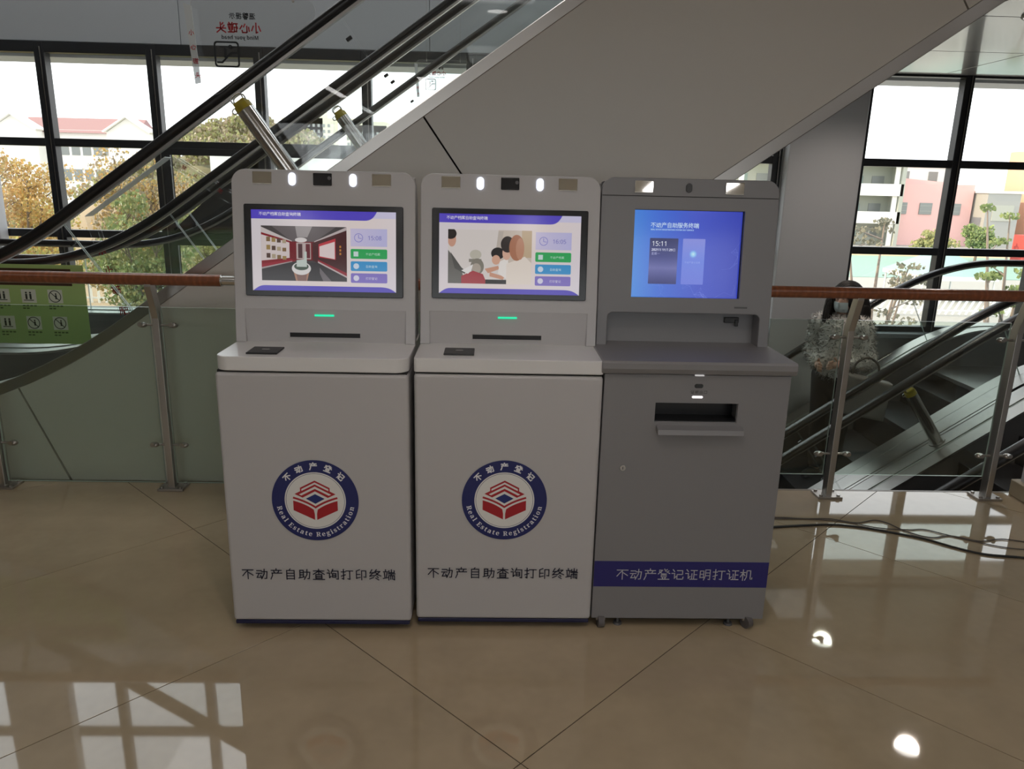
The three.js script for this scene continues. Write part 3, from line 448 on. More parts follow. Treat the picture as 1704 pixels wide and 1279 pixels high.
// ================================================================ GLASS RAILING along the floor edge
{
  const t = thing('guard_railing', 'glass guard railing with brown wooden handrail and bent steel posts behind the kiosks', 'railing', [0, 0, -3.6]);
  const RY = 1.054, RZ = 0.062;
  const hr = (a, b) => { const g = new THREE.CylinderGeometry(0.0275, 0.0275, b - a, 28, 1); const uv = g.attributes.uv; for (let i = 0; i < uv.count; i++) uv.setXY(i, uv.getX(i) * 0.18, uv.getY(i) * (b - a)); return g.rotateZ(Math.PI / 2).translate((a + b) / 2, RY, RZ); };
  part('handrail', hr(-5.6, -1.245), M.wood, t); part('handrail', hr(-1.03, 2.755), M.wood, t);
  part('rail_sleeve', merge([cyl(0.0225, 0.0225, 0.215).rotateZ(Math.PI / 2).translate(-1.1375, RY, RZ), cyl(0.027, 0.027, 0.006).rotateZ(Math.PI / 2).translate(-1.243, RY, RZ)]), M.steelBright, t, 'bright steel sleeve between the wooden rails');
  const xs = [-4.9, -4.07, -3.24, -2.41, -1.58, -0.75, 0.08, 0.91, 1.74, 2.57];
  const prof = poly([[-0.027, 0.01], [0.027, 0.01], [0.027, 0.865], [0.079, 1.02], [0.079, RY - 0.02], [0.045, RY - 0.02], [0.024, 1.02], [-0.027, 0.875]]);
  const postGeo = ext(prof, 0.03, 0.002).rotateY(-Math.PI / 2).translate(0.015, 0, 0);
  const baseGeo = merge([rb(0.125, 0.012, 0.1, 0.002, 0, 0.006, 0)]);
  const boltGeo = cyl(0.009, 0.009, 0.008, 0, 0.016, 0, 6);
  const armGeo = merge([cyl(0.006, 0.006, 0.15).rotateZ(Math.PI / 2)]);
  const gripGeo = merge([new THREE.SphereGeometry(0.017, 16, 10).scale(1.35, 0.8, 1), cyl(0.011, 0.008, 0.022, 0, 0.004, 0).rotateX(Math.PI / 2).translate(0, 0.006, 0.012)]);
  for (const x of xs) {
    const p = part('post', postGeo, M.steelBrush, t); p.position.x = x;
    const b = part('base_plate', baseGeo, M.steelBrush, p);
    for (const [u, w] of [[-0.045, -0.034], [0.045, -0.034], [-0.045, 0.034], [0.045, 0.034]]) part('bolt', boltGeo, M.steel, p).position.set(u, 0, w);
    for (const y of [0.83, 0.23]) part('glass_clamp', merge([armGeo.clone().translate(0, y, 0), gripGeo.clone().translate(-0.072, y, 0.004), gripGeo.clone().translate(0.072, y, 0.004)]), M.steel, p);
  }
  const edges = [M.glassEdge, M.glassEdge, M.glassEdge, M.glassEdge, M.glass, M.glass];
  for (let i = 0; i + 1 < xs.length; i++) { const yb = xs[i] < -0.5 ? 0.03 : 0.118; part('glass_panel', bx(0.775, 0.915 - yb, 0.010, (xs[i] + xs[i + 1]) / 2 - 0.008, (0.915 + yb) / 2, 0), edges, t); }
}
// ================================================================ ESCALATORS (35 degrees, rising to the right, two side by side, two storeys)
const SL = Math.tan(rad(35));
function profile(c, yLow, yHigh) {                 // height of the handrail's centre line over x, with eased knees
  const kl = (yLow - c) / SL, kh = (yHigh - c) / SL, t = 0.55;
  const h = (x) => x < kl - t ? yLow : x < kl + t ? yLow + SL * (x - kl + t) ** 2 / (4 * t) : x < kh - t ? c + SL * x : x < kh + t ? yHigh - SL * (kh + t - x) ** 2 / (4 * t) : yHigh;
  const off = (x, n) => { const s = (h(x + 1e-3) - h(x - 1e-3)) / 2e-3, l = Math.hypot(1, s); return [x - n * s / l, h(x) + n / l]; };
  const xs = (a, b, step = 0.09) => { const m = Math.max(1, Math.ceil((b - a) / step)); return Array.from({ length: m + 1 }, (_, i) => a + (b - a) * i / m); };
  const band = (a, b, n0, n1) => poly([...xs(a, b).map((x) => off(x, n1)), ...xs(a, b).reverse().map((x) => off(x, n0))]);
  return { h, off, xs, band, kl, kh, c };
}
function sweep(path, section, z0) {                // path: [x, y] list; section: [n, z] loop; a closed tube with end caps
  const pos = [], idx = [], N = path.length, K = section.length;
  path.forEach(([x, y], i) => {
    const a = path[Math.max(0, i - 1)], b = path[Math.min(N - 1, i + 1)], dx = b[0] - a[0], dy = b[1] - a[1], l = Math.hypot(dx, dy) || 1;
    for (const [n, z] of section) pos.push(x - dy / l * n, y + dx / l * n, z0 + z);
  });
  for (let i = 0; i + 1 < N; i++) for (let k = 0; k < K; k++) { const a = i * K + k, b = i * K + (k + 1) % K, c = a + K, d = b + K; idx.push(a, c, b, b, c, d); }
  for (let k = 1; k + 1 < K; k++) { idx.push(0, k, k + 1); const o = (N - 1) * K; idx.push(o, o + k + 1, o + k); }
  const g = new THREE.BufferGeometry(); g.setAttribute('position', new THREE.Float32BufferAttribute(pos, 3)); g.setIndex(idx);
  g.setAttribute('uv', new THREE.Float32BufferAttribute(new Float32Array(pos.length / 3 * 2), 2));
  const f = g.toNonIndexed(); f.computeVertexNormals(); return smooth(f);
}
function smooth(f, cosLimit = 0.75) {              // shares normals across gentle edges
  const p = f.attributes.position, n = f.attributes.normal, map = new Map(), key = (i) => [p.getX(i), p.getY(i), p.getZ(i)].map((v) => Math.round(v * 2e4)).join();
  for (let i = 0; i < p.count; i++) { const k = key(i); if (!map.has(k)) map.set(k, []); map.get(k).push([n.getX(i), n.getY(i), n.getZ(i)]); }
  for (let i = 0; i < p.count; i++) {
    const me = [n.getX(i), n.getY(i), n.getZ(i)], s = [0, 0, 0];
    for (const o of map.get(key(i))) if (o[0] * me[0] + o[1] * me[1] + o[2] * me[2] > cosLimit) for (let k = 0; k < 3; k++) s[k] += o[k];
    const l = Math.hypot(...s) || 1; f.__n ??= []; f.__n.push(s[0] / l, s[1] / l, s[2] / l);
  }
  f.setAttribute('normal', new THREE.Float32BufferAttribute(f.__n, 3)); delete f.__n; return f;
}
const ovalSection = (a, b, n = 14) => Array.from({ length: n }, (_, i) => { const t = i / n * 2 * Math.PI, e = (v) => Math.sign(v) * Math.abs(v) ** 0.7; return [e(Math.sin(t)) * a, e(Math.cos(t)) * b]; });
const escEdges = [M.escGlass, M.glassEdge];
const bollardTube = cyl(0.0425, 0.0425, 0.44, 0, 0.22, 0, 32), bollardCap = merge([cyl(0.04, 0.0425, 0.03, 0, 0.4555, 0, 32), rb(0.06, 0.02, 0.06, 0.006, 0, 0.477, 0)]);
const bollardHook = merge([tube([V(-0.024, 0.47, 0.02), V(-0.026, 0.51, 0.02), V(0.026, 0.51, 0.02), V(0.024, 0.47, 0.02)], 0.0035, 20), tube([V(-0.024, 0.47, -0.02), V(-0.026, 0.51, -0.02), V(0.026, 0.51, -0.02), V(0.024, 0.47, -0.02)], 0.0035, 20), tube([V(-0.04, 0.45, 0), V(-0.056, 0.455, 0), V(-0.056, 0.47, 0), V(-0.04, 0.475, 0)], 0.003, 14)]);
function escalator(label, p, z, x0, x1, trussEnd, bollardsAt, lowEnd, highEnd) {
  const t = thing('escalator', label, 'escalator');
  const [zo, g1, g2, zi] = z;                        // outer face, near glass, far glass, far face (all negative)
  const seams = [];
  for (let k = -6; k < 6; k++) { const s = p.kl + 0.092 + k * 1.892; if (s > x0 + 0.3 && s < trussEnd - 0.2) seams.push(s); }
  const cuts = [x0, ...seams, trussEnd];
  for (const [zf, d] of [[zo, -1], [zi, 1]]) {
    for (let i = 0; i + 1 < cuts.length; i++) part('side_panel', ext(p.band(cuts[i] + 0.0035, cuts[i + 1] - 0.0035, -1.655, -0.625), 0.02).translate(0, 0, d < 0 ? zf - 0.022 : zf + 0.002), M.cladding, t);
    part('edge_trim', ext(p.band(x0, trussEnd, -0.63, -0.575), 0.03, 0.003, 1).translate(0, 0, d < 0 ? zf - 0.028 : zf - 0.002), M.steel, t);
    part('bottom_trim', ext(p.band(x0, trussEnd, -1.675, -1.612), 0.028, 0.003, 1).translate(0, 0, d < 0 ? zf - 0.027 : zf - 0.001), M.steel, t);
  }
  part('truss_core', ext(p.band(x0 + 0.01, trussEnd - 0.02, -1.64, -1.10), zo - zi - 0.05).translate(0, 0, zi + 0.025), M.seam, t);
  part('soffit', ext(p.band(x0, trussEnd, -1.665, -1.645), zo - zi - 0.04).translate(0, 0, zi + 0.02), M.cladding, t);
  const deckEnd = x1;
  for (const [a, b] of [[zo - 0.012, g1 + 0.008], [g2 - 0.008, zi + 0.012]]) part('outer_deck', ext(p.band(x0, deckEnd, -0.592, -0.578), a - b).translate(0, 0, b), M.steelBrush, t);
  for (const [a, b, s] of [[g1 - 0.008, g1 - 0.13, -1], [g2 + 0.13, g2 + 0.008, 1]]) {
    part('inner_deck', ext(p.band(x0, deckEnd, -0.60, -0.585), a - b).translate(0, 0, b), M.steelBrush, t);
    part('skirt_panel', ext(p.band(x0, deckEnd, -1.0, -0.6), 0.006).translate(0, 0, s < 0 ? b : a - 0.006), M.greyDark, t);
  }
  for (const g of [g1, g2]) {
    const joints = [x0]; for (let k = -6; k < 8; k++) { const s = p.kl + 1.926 + k * 1.40; if (s > x0 + 0.4 && s < x1 - 0.4) joints.push(s); } joints.push(x1);
    for (let i = 0; i + 1 < joints.length; i++) part('balustrade_glass', ext(p.band(joints[i] + 0.003, joints[i + 1] - 0.003, -0.585, -0.012), 0.010).translate(0, 0, g - 0.005), escEdges, t);
    for (const s of joints.slice(1, -1)) { const [cx, cy] = p.off(s - 0.02, -0.13); part('glass_clip', rb(0.03, 0.016, 0.02, 0.003, 0, 0, 0).rotateZ(rad(35)).translate(cx, cy, g), M.black, t); }
    const path = p.xs(x0, x1, 0.07).map((x) => [x, p.h(x)]), r = 0.3, arc = (cx, cy, a0, a1) => Array.from({ length: 13 }, (_, i) => { const a = a0 + (a1 - a0) * i / 12; return [cx + Math.cos(a) * r, cy + Math.sin(a) * r]; });
    const full = [...arc(x0, p.h(x0) - r, Math.PI * 1.35, Math.PI / 2).slice(0, -1), ...path, ...arc(x1, p.h(x1) - r, Math.PI / 2, -Math.PI * 0.35).slice(1)];
    part('handrail', sweep(full, ovalSection(0.0235, 0.04), g), M.rubber, t);
    part('rail_track', sweep(path, [[-0.02, 0.014], [-0.02, -0.014], [-0.036, -0.014], [-0.036, 0.014]], g), M.steel, t);
  }
  const w = g1 - g2 - 0.27, zc = (g1 + g2) / 2, stepGeo = merge([rb(0.405, 0.035, w, 0.004, 0, -0.0175, zc), bx(0.03, 0.25, w, -0.18, -0.145, zc)]);
  const stepMat = S({ color: lin(0.035, 0.035, 0.04), roughness: 0.5, metalness: 0.5 });
  for (let x = p.kl + 0.35; x < p.kh - 0.1; x += 0.4) { const m = part('step', stepGeo, stepMat, t); m.position.set(x + 0.2, Math.min(p.h(x + 0.2) - 0.95, p.h(99) - 0.94), 0); }
  part('landing_plate', merge([bx(p.kl + 0.3 - lowEnd, 0.03, zo - zi - 0.06, (lowEnd + p.kl + 0.3) / 2, p.h(-99) - 0.945, (zo + zi) / 2)]), M.steelBrush, t);
  part('landing_plate', merge([bx(highEnd - p.kh + 0.1, 0.03, zo - zi - 0.06, (highEnd + p.kh - 0.1) / 2, p.h(99) - 0.945, (zo + zi) / 2)]), M.steelBrush, t);
  for (const [bxx, bz] of bollardsAt) {               // stub posts across the deck that keep people from sliding down it
    const b = part('anti_slide_post', bollardTube, M.steelBright, t, 'upright steel tube on the deck'), [px, py] = p.off(bxx, -0.578);
    b.position.set(px, py, bz); b.rotation.z = rad(35);
    part('flange', cyl(0.058, 0.06, 0.008, 0, 0.004, 0, 28), M.steel, b); part('cap', bollardCap, M.yellow, b, 'yellow cap'); part('hook', bollardHook, M.steelBright, b);
  }
  return t;
}
const upper = profile(2.80, 0.93, 4.43), lower = profile(-1.88, -2.57, 0.93);
const E1 = [-3.70, -3.9, -5.18, -5.335], E2 = [-5.345, -5.5, -6.77, -6.93];
escalator('escalator rising to the upper floor, its grey side panels towards the kiosks', upper, E1, -4.7, 3.3, 1.76, [[-1.24, -3.79]], -5.9, 3.5);
escalator('escalator rising to the upper floor, beyond the grey panelled one and along the windows', upper, E2, -4.7, 3.3, 1.76, [[-1.10, -5.415]], -5.9, 3.5);
escalator('descending escalator just below the railing, nearest to the floor edge', lower, E1, -3.2, 5.2, 3.44, [[2.985, -5.262]], -4.2, 6.4);
escalator('descending escalator along the windows that carries a masked person', lower, E2, -3.2, 5.2, 3.44, [], -4.2, 6.4);
// clear guard between the two rising escalators at their foot
{
  const t = thing('acrylic_barrier', 'clear acrylic barrier plate with red lettering on its folded edges, between the escalator handrails', 'barrier', [0, 0, -5.34]);
  part('plate', ext(poly([[-2.71, 1.24], [-2.15, 1.63], [-2.09, 1.63], [-1.73, 1.405], [-1.80, 1.0], [-2.45, 0.50], [-2.54, 0.52]]), 0.006), M.acrylic, t);
  const strip = (a, b, w) => { const A = V(a[0], a[1], 0), B = V(b[0], b[1], 0), L = A.distanceTo(B); const g = bx(L, 0.006, w); g.rotateZ(Math.atan2(b[1] - a[1], b[0] - a[0])); return g.translate((a[0] + b[0]) / 2, (a[1] + b[1]) / 2, w / 2); };
  part('top_flange', merge([strip([-2.71, 1.24], [-2.15, 1.63], 0.1)]), M.acrylicEdge, t);
  const e1 = ext(poly([[-2.715, 1.24], [-2.635, 1.245], [-2.46, 0.52], [-2.54, 0.52]]), 0.005).translate(0, 0, 0.1), e2 = ext(poly([[-2.09, 1.635], [-1.73, 1.41], [-1.755, 1.345], [-2.12, 1.58]]), 0.005).translate(0, 0, 0.1);
  part('folded_edge', e1, M.acrylic, t); part('folded_edge', e2, M.acrylic, t);
  part('lettering', merge([...'禁止攀爬'].map((ch, i) => hanGeo(ch, 0.062, 0.007).rotateZ(0.24 - (i % 2) * 0.1).translate(-2.645 + (i + 0.5) * 0.036, 1.02 - i * 0.135, 0.1062))), M.red, t, 'red lettering');
  part('edge_print', merge([...'禁止攀爬'].map((ch, i) => hanGeo(ch, 0.03, 0.003).rotateZ(-0.57).translate(-2.03 + i * 0.075, 1.566 - i * 0.047, 0.1062))), M.red, t);
}
// hanging guard signs where the escalators pass the floor above
function headSign(label, x, y, z, s) {
  const t = thing('hanging_sign', label, 'sign', [x, y, z]); t.scale.setScalar(s);
  const sh = new THREE.Shape(); // left edge at x = 0, top at y = 0
  sh.moveTo(0.065, 0); sh.lineTo(0.44, 0); sh.absarc(0.44, -0.04, 0.04, Math.PI / 2, -0.95, true); sh.lineTo(0.118, -0.327); sh.absarc(0.09, -0.295, 0.042, -0.95, -Math.PI * 0.97, true); sh.lineTo(0.024, -0.04); sh.absarc(0.064, -0.04, 0.04, Math.PI, Math.PI / 2, true);
  part('plate', ext(sh, 0.005), [M.acrylic, M.acrylicEdge], t);
  part('folded_edge', ext(poly([[0.012, -0.03], [0.04, -0.04], [0.054, -0.30], [0.034, -0.305]]), 0.004).translate(0, 0, 0.03), M.acrylicEdge, t);
  part('edge_print', merge([...'小心碰头'].map((ch, i) => hanGeo(ch, 0.02, 0.0022).translate(0.034 + i * 0.004, -0.13 - i * 0.048, 0.036))), M.red, t);
  const mir = (g) => { g.scale(-1, 1, 1); const p = g.attributes.position; for (let i = 0; i < p.count; i += 3) for (const a of Object.values(g.attributes)) for (let k = 0; k < a.itemSize; k++) { const o = i * a.itemSize + k, u = (i + 1) * a.itemSize + k, v = a.array[o]; a.array[o] = a.array[u]; a.array[u] = v; } const n = g.attributes.normal; for (let i = 0; i < n.count; i++) n.setXYZ(i, 0, 0, 1); return g; };
  part('greeting_print', mir(hanGeo('温馨提示', 0.022, 0.0024, 0.0245)).translate(0.212, -0.064, 0.0056), M.signBlack, t, 'dark lettering seen in reverse');
  part('warning_print', mir(hanGeo('小心碰头', 0.037, 0.0047, 0.0425)).translate(0.197, -0.104, 0.0056), M.red, t, 'red lettering seen in reverse');
  const et = canvasTex(512, 80, (c, w, h) => { c.clearRect(0, 0, w, h); c.fillStyle = '#0a1014'; c.font = 'bold 62px sans-serif'; c.textAlign = 'center'; c.translate(w, 0); c.scale(-1, 1); c.fillText('Mind your head', w / 2, 58, w - 10); });
  part('english_print', new THREE.PlaneGeometry(0.15, 0.0235).translate(0.2, -0.138, 0.0056), S({ map: et, transparent: true, roughness: 0.5 }), t);
  const fr = rrShape(0.092, 0.09, 0.012); fr.holes.push(rrHole(0.08, 0.078, 0.008));
  const seg = (a, b, w) => { const L = Math.hypot(b[0] - a[0], b[1] - a[1]); return bx(L, w, 0.001).rotateZ(Math.atan2(b[1] - a[1], b[0] - a[0])).translate((a[0] + b[0]) / 2, (a[1] + b[1]) / 2, 0.0005); };
  part('pictogram', merge([ext(fr, 0.001), seg([-0.038, -0.028], [-0.018, -0.028], 0.006), seg([-0.019, -0.029], [0.016, 0.006], 0.006), seg([0.015, 0.006], [0.038, 0.006], 0.006), seg([-0.006, -0.012], [-0.006, 0.012], 0.008), cyl(0.0045, 0.0045, 0.001).rotateX(Math.PI / 2).translate(-0.006, 0.017, 0.0005), seg([-0.026, 0.026], [0.038, 0.026], 0.003), new THREE.TorusGeometry(0.0055, 0.0018, 8, 20).translate(0.014, 0.026, 0.0006)]).translate(0.148, -0.196, 0.0056), M.signBlack, t, 'black pictogram of a head under a ceiling');
  for (const hx of [0.115, 0.40]) part('hanging_wire', merge([cyl(0.0012, 0.0012, 1.2, hx, 0.595, 0.0025, 6), rb(0.008, 0.02, 0.012, 0.002, hx, -0.002, 0.0025)]), M.steel, t);
}
headSign('clear hanging sign with reversed red lettering and a black pictogram above the first handrail', -1.43, 2.31, -3.84, 1.25);
headSign('small far clear hanging sign in front of the windows, above the escalator bollards', -0.70, 2.515, -6.99, 1);
// green notice on the near balustrade
{
  const gt = canvasTex(1024, 560, (c, w, h) => {
    c.fillStyle = '#b9d488'; c.fillRect(0, 0, w, h); const g = c.createLinearGradient(0, 0, 0, h); g.addColorStop(0, '#bcd88a'); g.addColorStop(1, '#a9ca80'); c.fillStyle = g; c.fillRect(0, 0, w, h);
    c.fillStyle = '#4a3220'; c.fillRect(0, h * 0.05, w * 0.915, h * 0.21); c.strokeStyle = '#eef0e0'; hanDraw(c, '扶梯乘坐安全须知', w * 0.05, h * 0.085, h * 0.125, 9, h * 0.185);
    for (let r = 0; r < 2; r++) for (let k = 0; k < 5; k++) {
      const x = w * (0.03 + k * 0.178 + r * 0.012), y = h * (0.31 + r * 0.34), s = h * 0.17; c.fillStyle = '#e6eadb'; c.fillRect(x, y, s * 1.06, s);
      c.strokeStyle = '#2c3326'; c.fillStyle = '#2c3326'; c.lineWidth = 5; const cx = x + s / 2, cy = y + s / 2;
      if (k > 3 || (r && k > 2)) { c.beginPath(); c.arc(cx, cy, s * 0.42, 0, 7); c.stroke(); c.beginPath(); c.moveTo(cx - s * 0.3, cy - s * 0.3); c.lineTo(cx + s * 0.3, cy + s * 0.3); c.stroke(); c.beginPath(); c.arc(cx + s * 0.08, cy - s * 0.18, s * 0.06, 0, 7); c.fill(); c.fillRect(cx + s * 0.02, cy - s * 0.1, s * 0.12, s * 0.3); }
      else { for (const o of [-0.15, 0.15]) { c.beginPath(); c.arc(cx + o * s, cy - s * 0.25, s * 0.07, 0, 7); c.fill(); c.fillRect(cx + o * s - s * 0.07, cy - s * 0.16, s * 0.14, s * 0.4); } c.fillRect(cx - s * 0.36, cy + s * 0.28, s * 0.72, 5); }
      c.fillStyle = 'rgba(60,80,45,0.7)'; for (let i = 0; i < 4; i++) c.fillRect(x + i * s * 0.27, y + s * 1.14, s * 0.2, s * 0.12); for (let i = 0; i < 2; i++) c.fillRect(x + i * s * 0.27, y + s * 1.36, s * 0.2, s * 0.1);
    }
  });
  const t = thing('safety_notice', 'green safety notice with white pictogram squares and a brown title bar on escalator glass', 'notice', [-2.425, 0.868, -3.8925]);
  part('sheet', bx(0.74, 0.404, 0.002), [S({ color: lin(0.4, 0.55, 0.25) }), S({ color: lin(0.4, 0.55, 0.25) }), S({ color: lin(0.4, 0.55, 0.25) }), S({ color: lin(0.4, 0.55, 0.25) }), S({ map: gt, roughness: 0.4 }), S({ color: lin(0.4, 0.55, 0.25) })], t);
}
// ================================================================ CABLES on the floor
const onFloor = (l, r) => l.map(([x, z], i) => V(x, r + 0.0006 + (i % 3 === 1 ? 0.0004 : 0), z));
tag(struct2('cable', merge([tube(onFloor([[1.02, -3.10], [1.2, -3.19], [1.34, -3.21], [1.48, -3.23], [1.63, -3.24], [1.76, -3.21], [1.87, -3.16], [1.98, -3.1], [2.07, -3.02], [2.16, -2.96], [2.31, -2.93], [2.7, -2.84]], 0.0042), 0.0042, 120), tube(onFloor([[1.02, -3.11], [1.2, -3.2], [1.34, -3.221], [1.48, -3.24], [1.63, -3.249], [1.76, -3.219], [1.87, -3.17], [1.98, -3.11], [2.07, -3.03], [2.16, -2.97], [2.31, -2.94], [2.7, -2.85]], 0.003), 0.003, 120)]), M.cable), 'thick black double cable lying across the tiles beside the grey kiosk', 'cable');
tag(struct2('cable', merge([tube(onFloor([[1.05, -3.26], [1.2, -3.30], [1.39, -3.32], [1.51, -3.31], [1.63, -3.31], [1.74, -3.27], [1.85, -3.3], [1.89, -3.27], [1.93, -3.19], [1.99, -3.13], [2.03, -3.12], [2.12, -3.14], [2.22, -3.09], [2.35, -3.11], [2.6, -3.0]], 0.0028), 0.0028, 120)]), M.cableGrey), 'thin grey cable with a wave in it, the one nearest the railing', 'cable');
tag(struct2('cable', merge([tube(onFloor([[1.05, -3.25], [1.39, -3.305], [1.62, -3.295], [1.73, -3.262], [1.82, -3.215], [1.96, -3.2], [2.03, -3.205], [2.1, -3.155], [2.18, -3.1], [2.3, -3.03], [2.55, -2.99]], 0.0026), 0.0026, 120)]), M.cableGrey), 'thin grey cable lying between the black cable and the wavy grey one', 'cable');
function struct2(name, geo, mat) { const m = new THREE.Mesh(geo, mat); m.name = numbered(name); scene.add(m); return m; }
// ================================================================ LAMPS
function downlight(label, x, y, z, k = DOWNLIGHT, r = 0.085) {
  const t = thing('ceiling_downlight', label, 'ceiling light', [x, y, z], 0, 'round ceiling downlights');
  part('trim_ring', new THREE.TorusGeometry(r + 0.008, 0.009, 10, 40).rotateX(Math.PI / 2).translate(0, -0.004, 0), M.hallCeil, t);
  part('diffuser', cyl(r, r, 0.006, 0, -0.002, 0, 40), glow(1, 0.96, 0.92, 7), t);
  const l = new THREE.SpotLight(0xfff0e2, k, 0, rad(70), 0.6, 2); l.name = 'lamp'; l.position.set(0, -0.02, 0); l.shadow.radius = 4; l.castShadow = true; t.add(l); l.target.position.set(0, -3, 0); t.add(l.target);
}
downlight('round ceiling downlight over the glass landing side, near the windows', 3.11, 2.53, -6.13);
downlight('round ceiling downlight over the glass landing side, near the column', 3.17, 2.53, -4.75);
downlight('round ceiling downlight above the hall, mirrored in the escalator glass', 0.01, 2.895, -0.92);
function panelLight(name, label, w, d, x, y, z, k, glowK) {
  const t = thing(name, label, 'ceiling light', [x, y, z]);
  const f = rrShape(w + 0.05, d + 0.05, 0.006); f.holes.push(rrHole(w, d, 0.004));
  part('frame', ext(f, 0.03, 0.003, 1).rotateX(-Math.PI / 2).translate(0, -0.02, 0), M.hallCeil, t); part('diffuser', bx(w, 0.012, d, 0, -0.006, 0), glow(1, 0.985, 0.975, glowK), t);
  const l = new THREE.RectAreaLight(0xfff9f6, k, w, d); l.name = 'lamp'; l.position.set(0, -0.022, 0); l.rotation.x = -Math.PI / 2; t.add(l);
}
['the far west', 'the left kiosk', 'the middle kiosk', 'the grey kiosk', 'the far east'].forEach((where, i) => panelLight('panel_light', 'square light panel in the hall ceiling above ' + where.replace('the far west', 'the notice side').replace('the far east', 'the column side') + ', first row', 0.6, 0.6, -3.6 + i * 1.8, 2.9, -1.55, PANEL_LIGHT * 0.35, 1));
['second', 'third'].forEach((row, i) => [1.4, 3.4].forEach((x, k) => panelLight('panel_light', 'square light panel of the ' + row + ' row in the hall ceiling, ' + ['inner', 'outer'][k] + ' one', 0.6, 0.6, x, 2.9, 0.2 + i * 1.6, PANEL_LIGHT, 2.5)));
[-4.2, -1.6, 1.0, 3.6].forEach((x, i) => panelLight('roof_light', ['first', 'second', 'third', 'fourth'][i] + ' large light panel under the roof of the stairwell, counted from the notice side', 1.2, 1.2, x, 7.19, -4.6, ROOF_LIGHT, 3));
[[-2.6, 5.2], [-1.0, 4.4], [0.5, 5.6], [2.2, 4.6], [3.2, 6.0]].forEach(([x, z], i) => panelLight('strip_light', ['first', 'second', 'third', 'fourth', 'fifth'][i] + ' long strip light at the back of the hall, mirrored in the kiosk plates', 0.14, 2.2, x, 2.9, z, STRIP_LIGHT, 5));
// ================================================================ PERSON on the far descending escalator
function sdfGeo(f, c, half, n) {
  const mc = new MarchingCubes(n, new THREE.MeshBasicMaterial(), false, false, 120000); mc.isolation = 0;
  const step = half / (n / 2), at = (i) => (i - n / 2) * step;
  for (let k = 0; k < n; k++) for (let j = 0; j < n; j++) for (let i = 0; i < n; i++) mc.field[i + j * n + k * n * n] = -f(c[0] + at(i), c[1] + at(j), c[2] + at(k));
  mc.update();
  const pos = Float32Array.from(mc.positionArray.subarray(0, mc.count * 3)), nor = new Float32Array(pos.length), e = 0.002;
  for (let i = 0; i < mc.count; i++) {
    const x = pos[i * 3] = pos[i * 3] * half + c[0], y = pos[i * 3 + 1] = pos[i * 3 + 1] * half + c[1], z = pos[i * 3 + 2] = pos[i * 3 + 2] * half + c[2];
    const g = V(f(x + e, y, z) - f(x - e, y, z), f(x, y + e, z) - f(x, y - e, z), f(x, y, z + e) - f(x, y, z - e)).normalize(); nor.set([g.x, g.y, g.z], i * 3);
  }
  const g = new THREE.BufferGeometry(); g.setAttribute('position', new THREE.BufferAttribute(pos, 3)); g.setAttribute('normal', new THREE.BufferAttribute(nor, 3)); g.setAttribute('uv', new THREE.BufferAttribute(new Float32Array(mc.count * 2), 2));
  const p = pos; if (mc.count > 2) { const a = V(p[3] - p[0], p[4] - p[1], p[5] - p[2]), b = V(p[6] - p[0], p[7] - p[1], p[8] - p[2]); if (a.cross(b).dot(V(nor[0], nor[1], nor[2])) < 0) for (const at of Object.values(g.attributes)) for (let i = 0; i < mc.count; i += 3) for (let k = 0; k < at.itemSize; k++) { const o = (i + 1) * at.itemSize + k, u = (i + 2) * at.itemSize + k, v = at.array[o]; at.array[o] = at.array[u]; at.array[u] = v; } }
  return g;
}
const smin = (a, b, k) => { const h = Math.max(k - Math.abs(a - b), 0) / k; return Math.min(a, b) - h * h * k / 4; };
function capsules(list, k = 0.03) {                // each: [ax, ay, az, ra, bx, by, bz, rb]
  return (x, y, z) => {
    let d = 9;
    for (const [ax, ay, az, ra, qx, qy, qz, rb2] of list) {
      const dx = qx - ax, dy = qy - ay, dz = qz - az, t = Math.min(1, Math.max(0, ((x - ax) * dx + (y - ay) * dy + (z - az) * dz) / (dx * dx + dy * dy + dz * dz + 1e-9)));
      d = smin(d, Math.hypot(x - ax - dx * t, y - ay - dy * t, z - az - dz * t) - ra - (rb2 - ra) * t, k);
    }
    return d;
  };
}
const ell = (x, y, z, c, r) => { const a = (x - c[0]) / r[0], b = (y - c[1]) / r[1], e = (z - c[2]) / r[2], l = Math.hypot(a, b, e); return (l - 1) * Math.min(...r); };
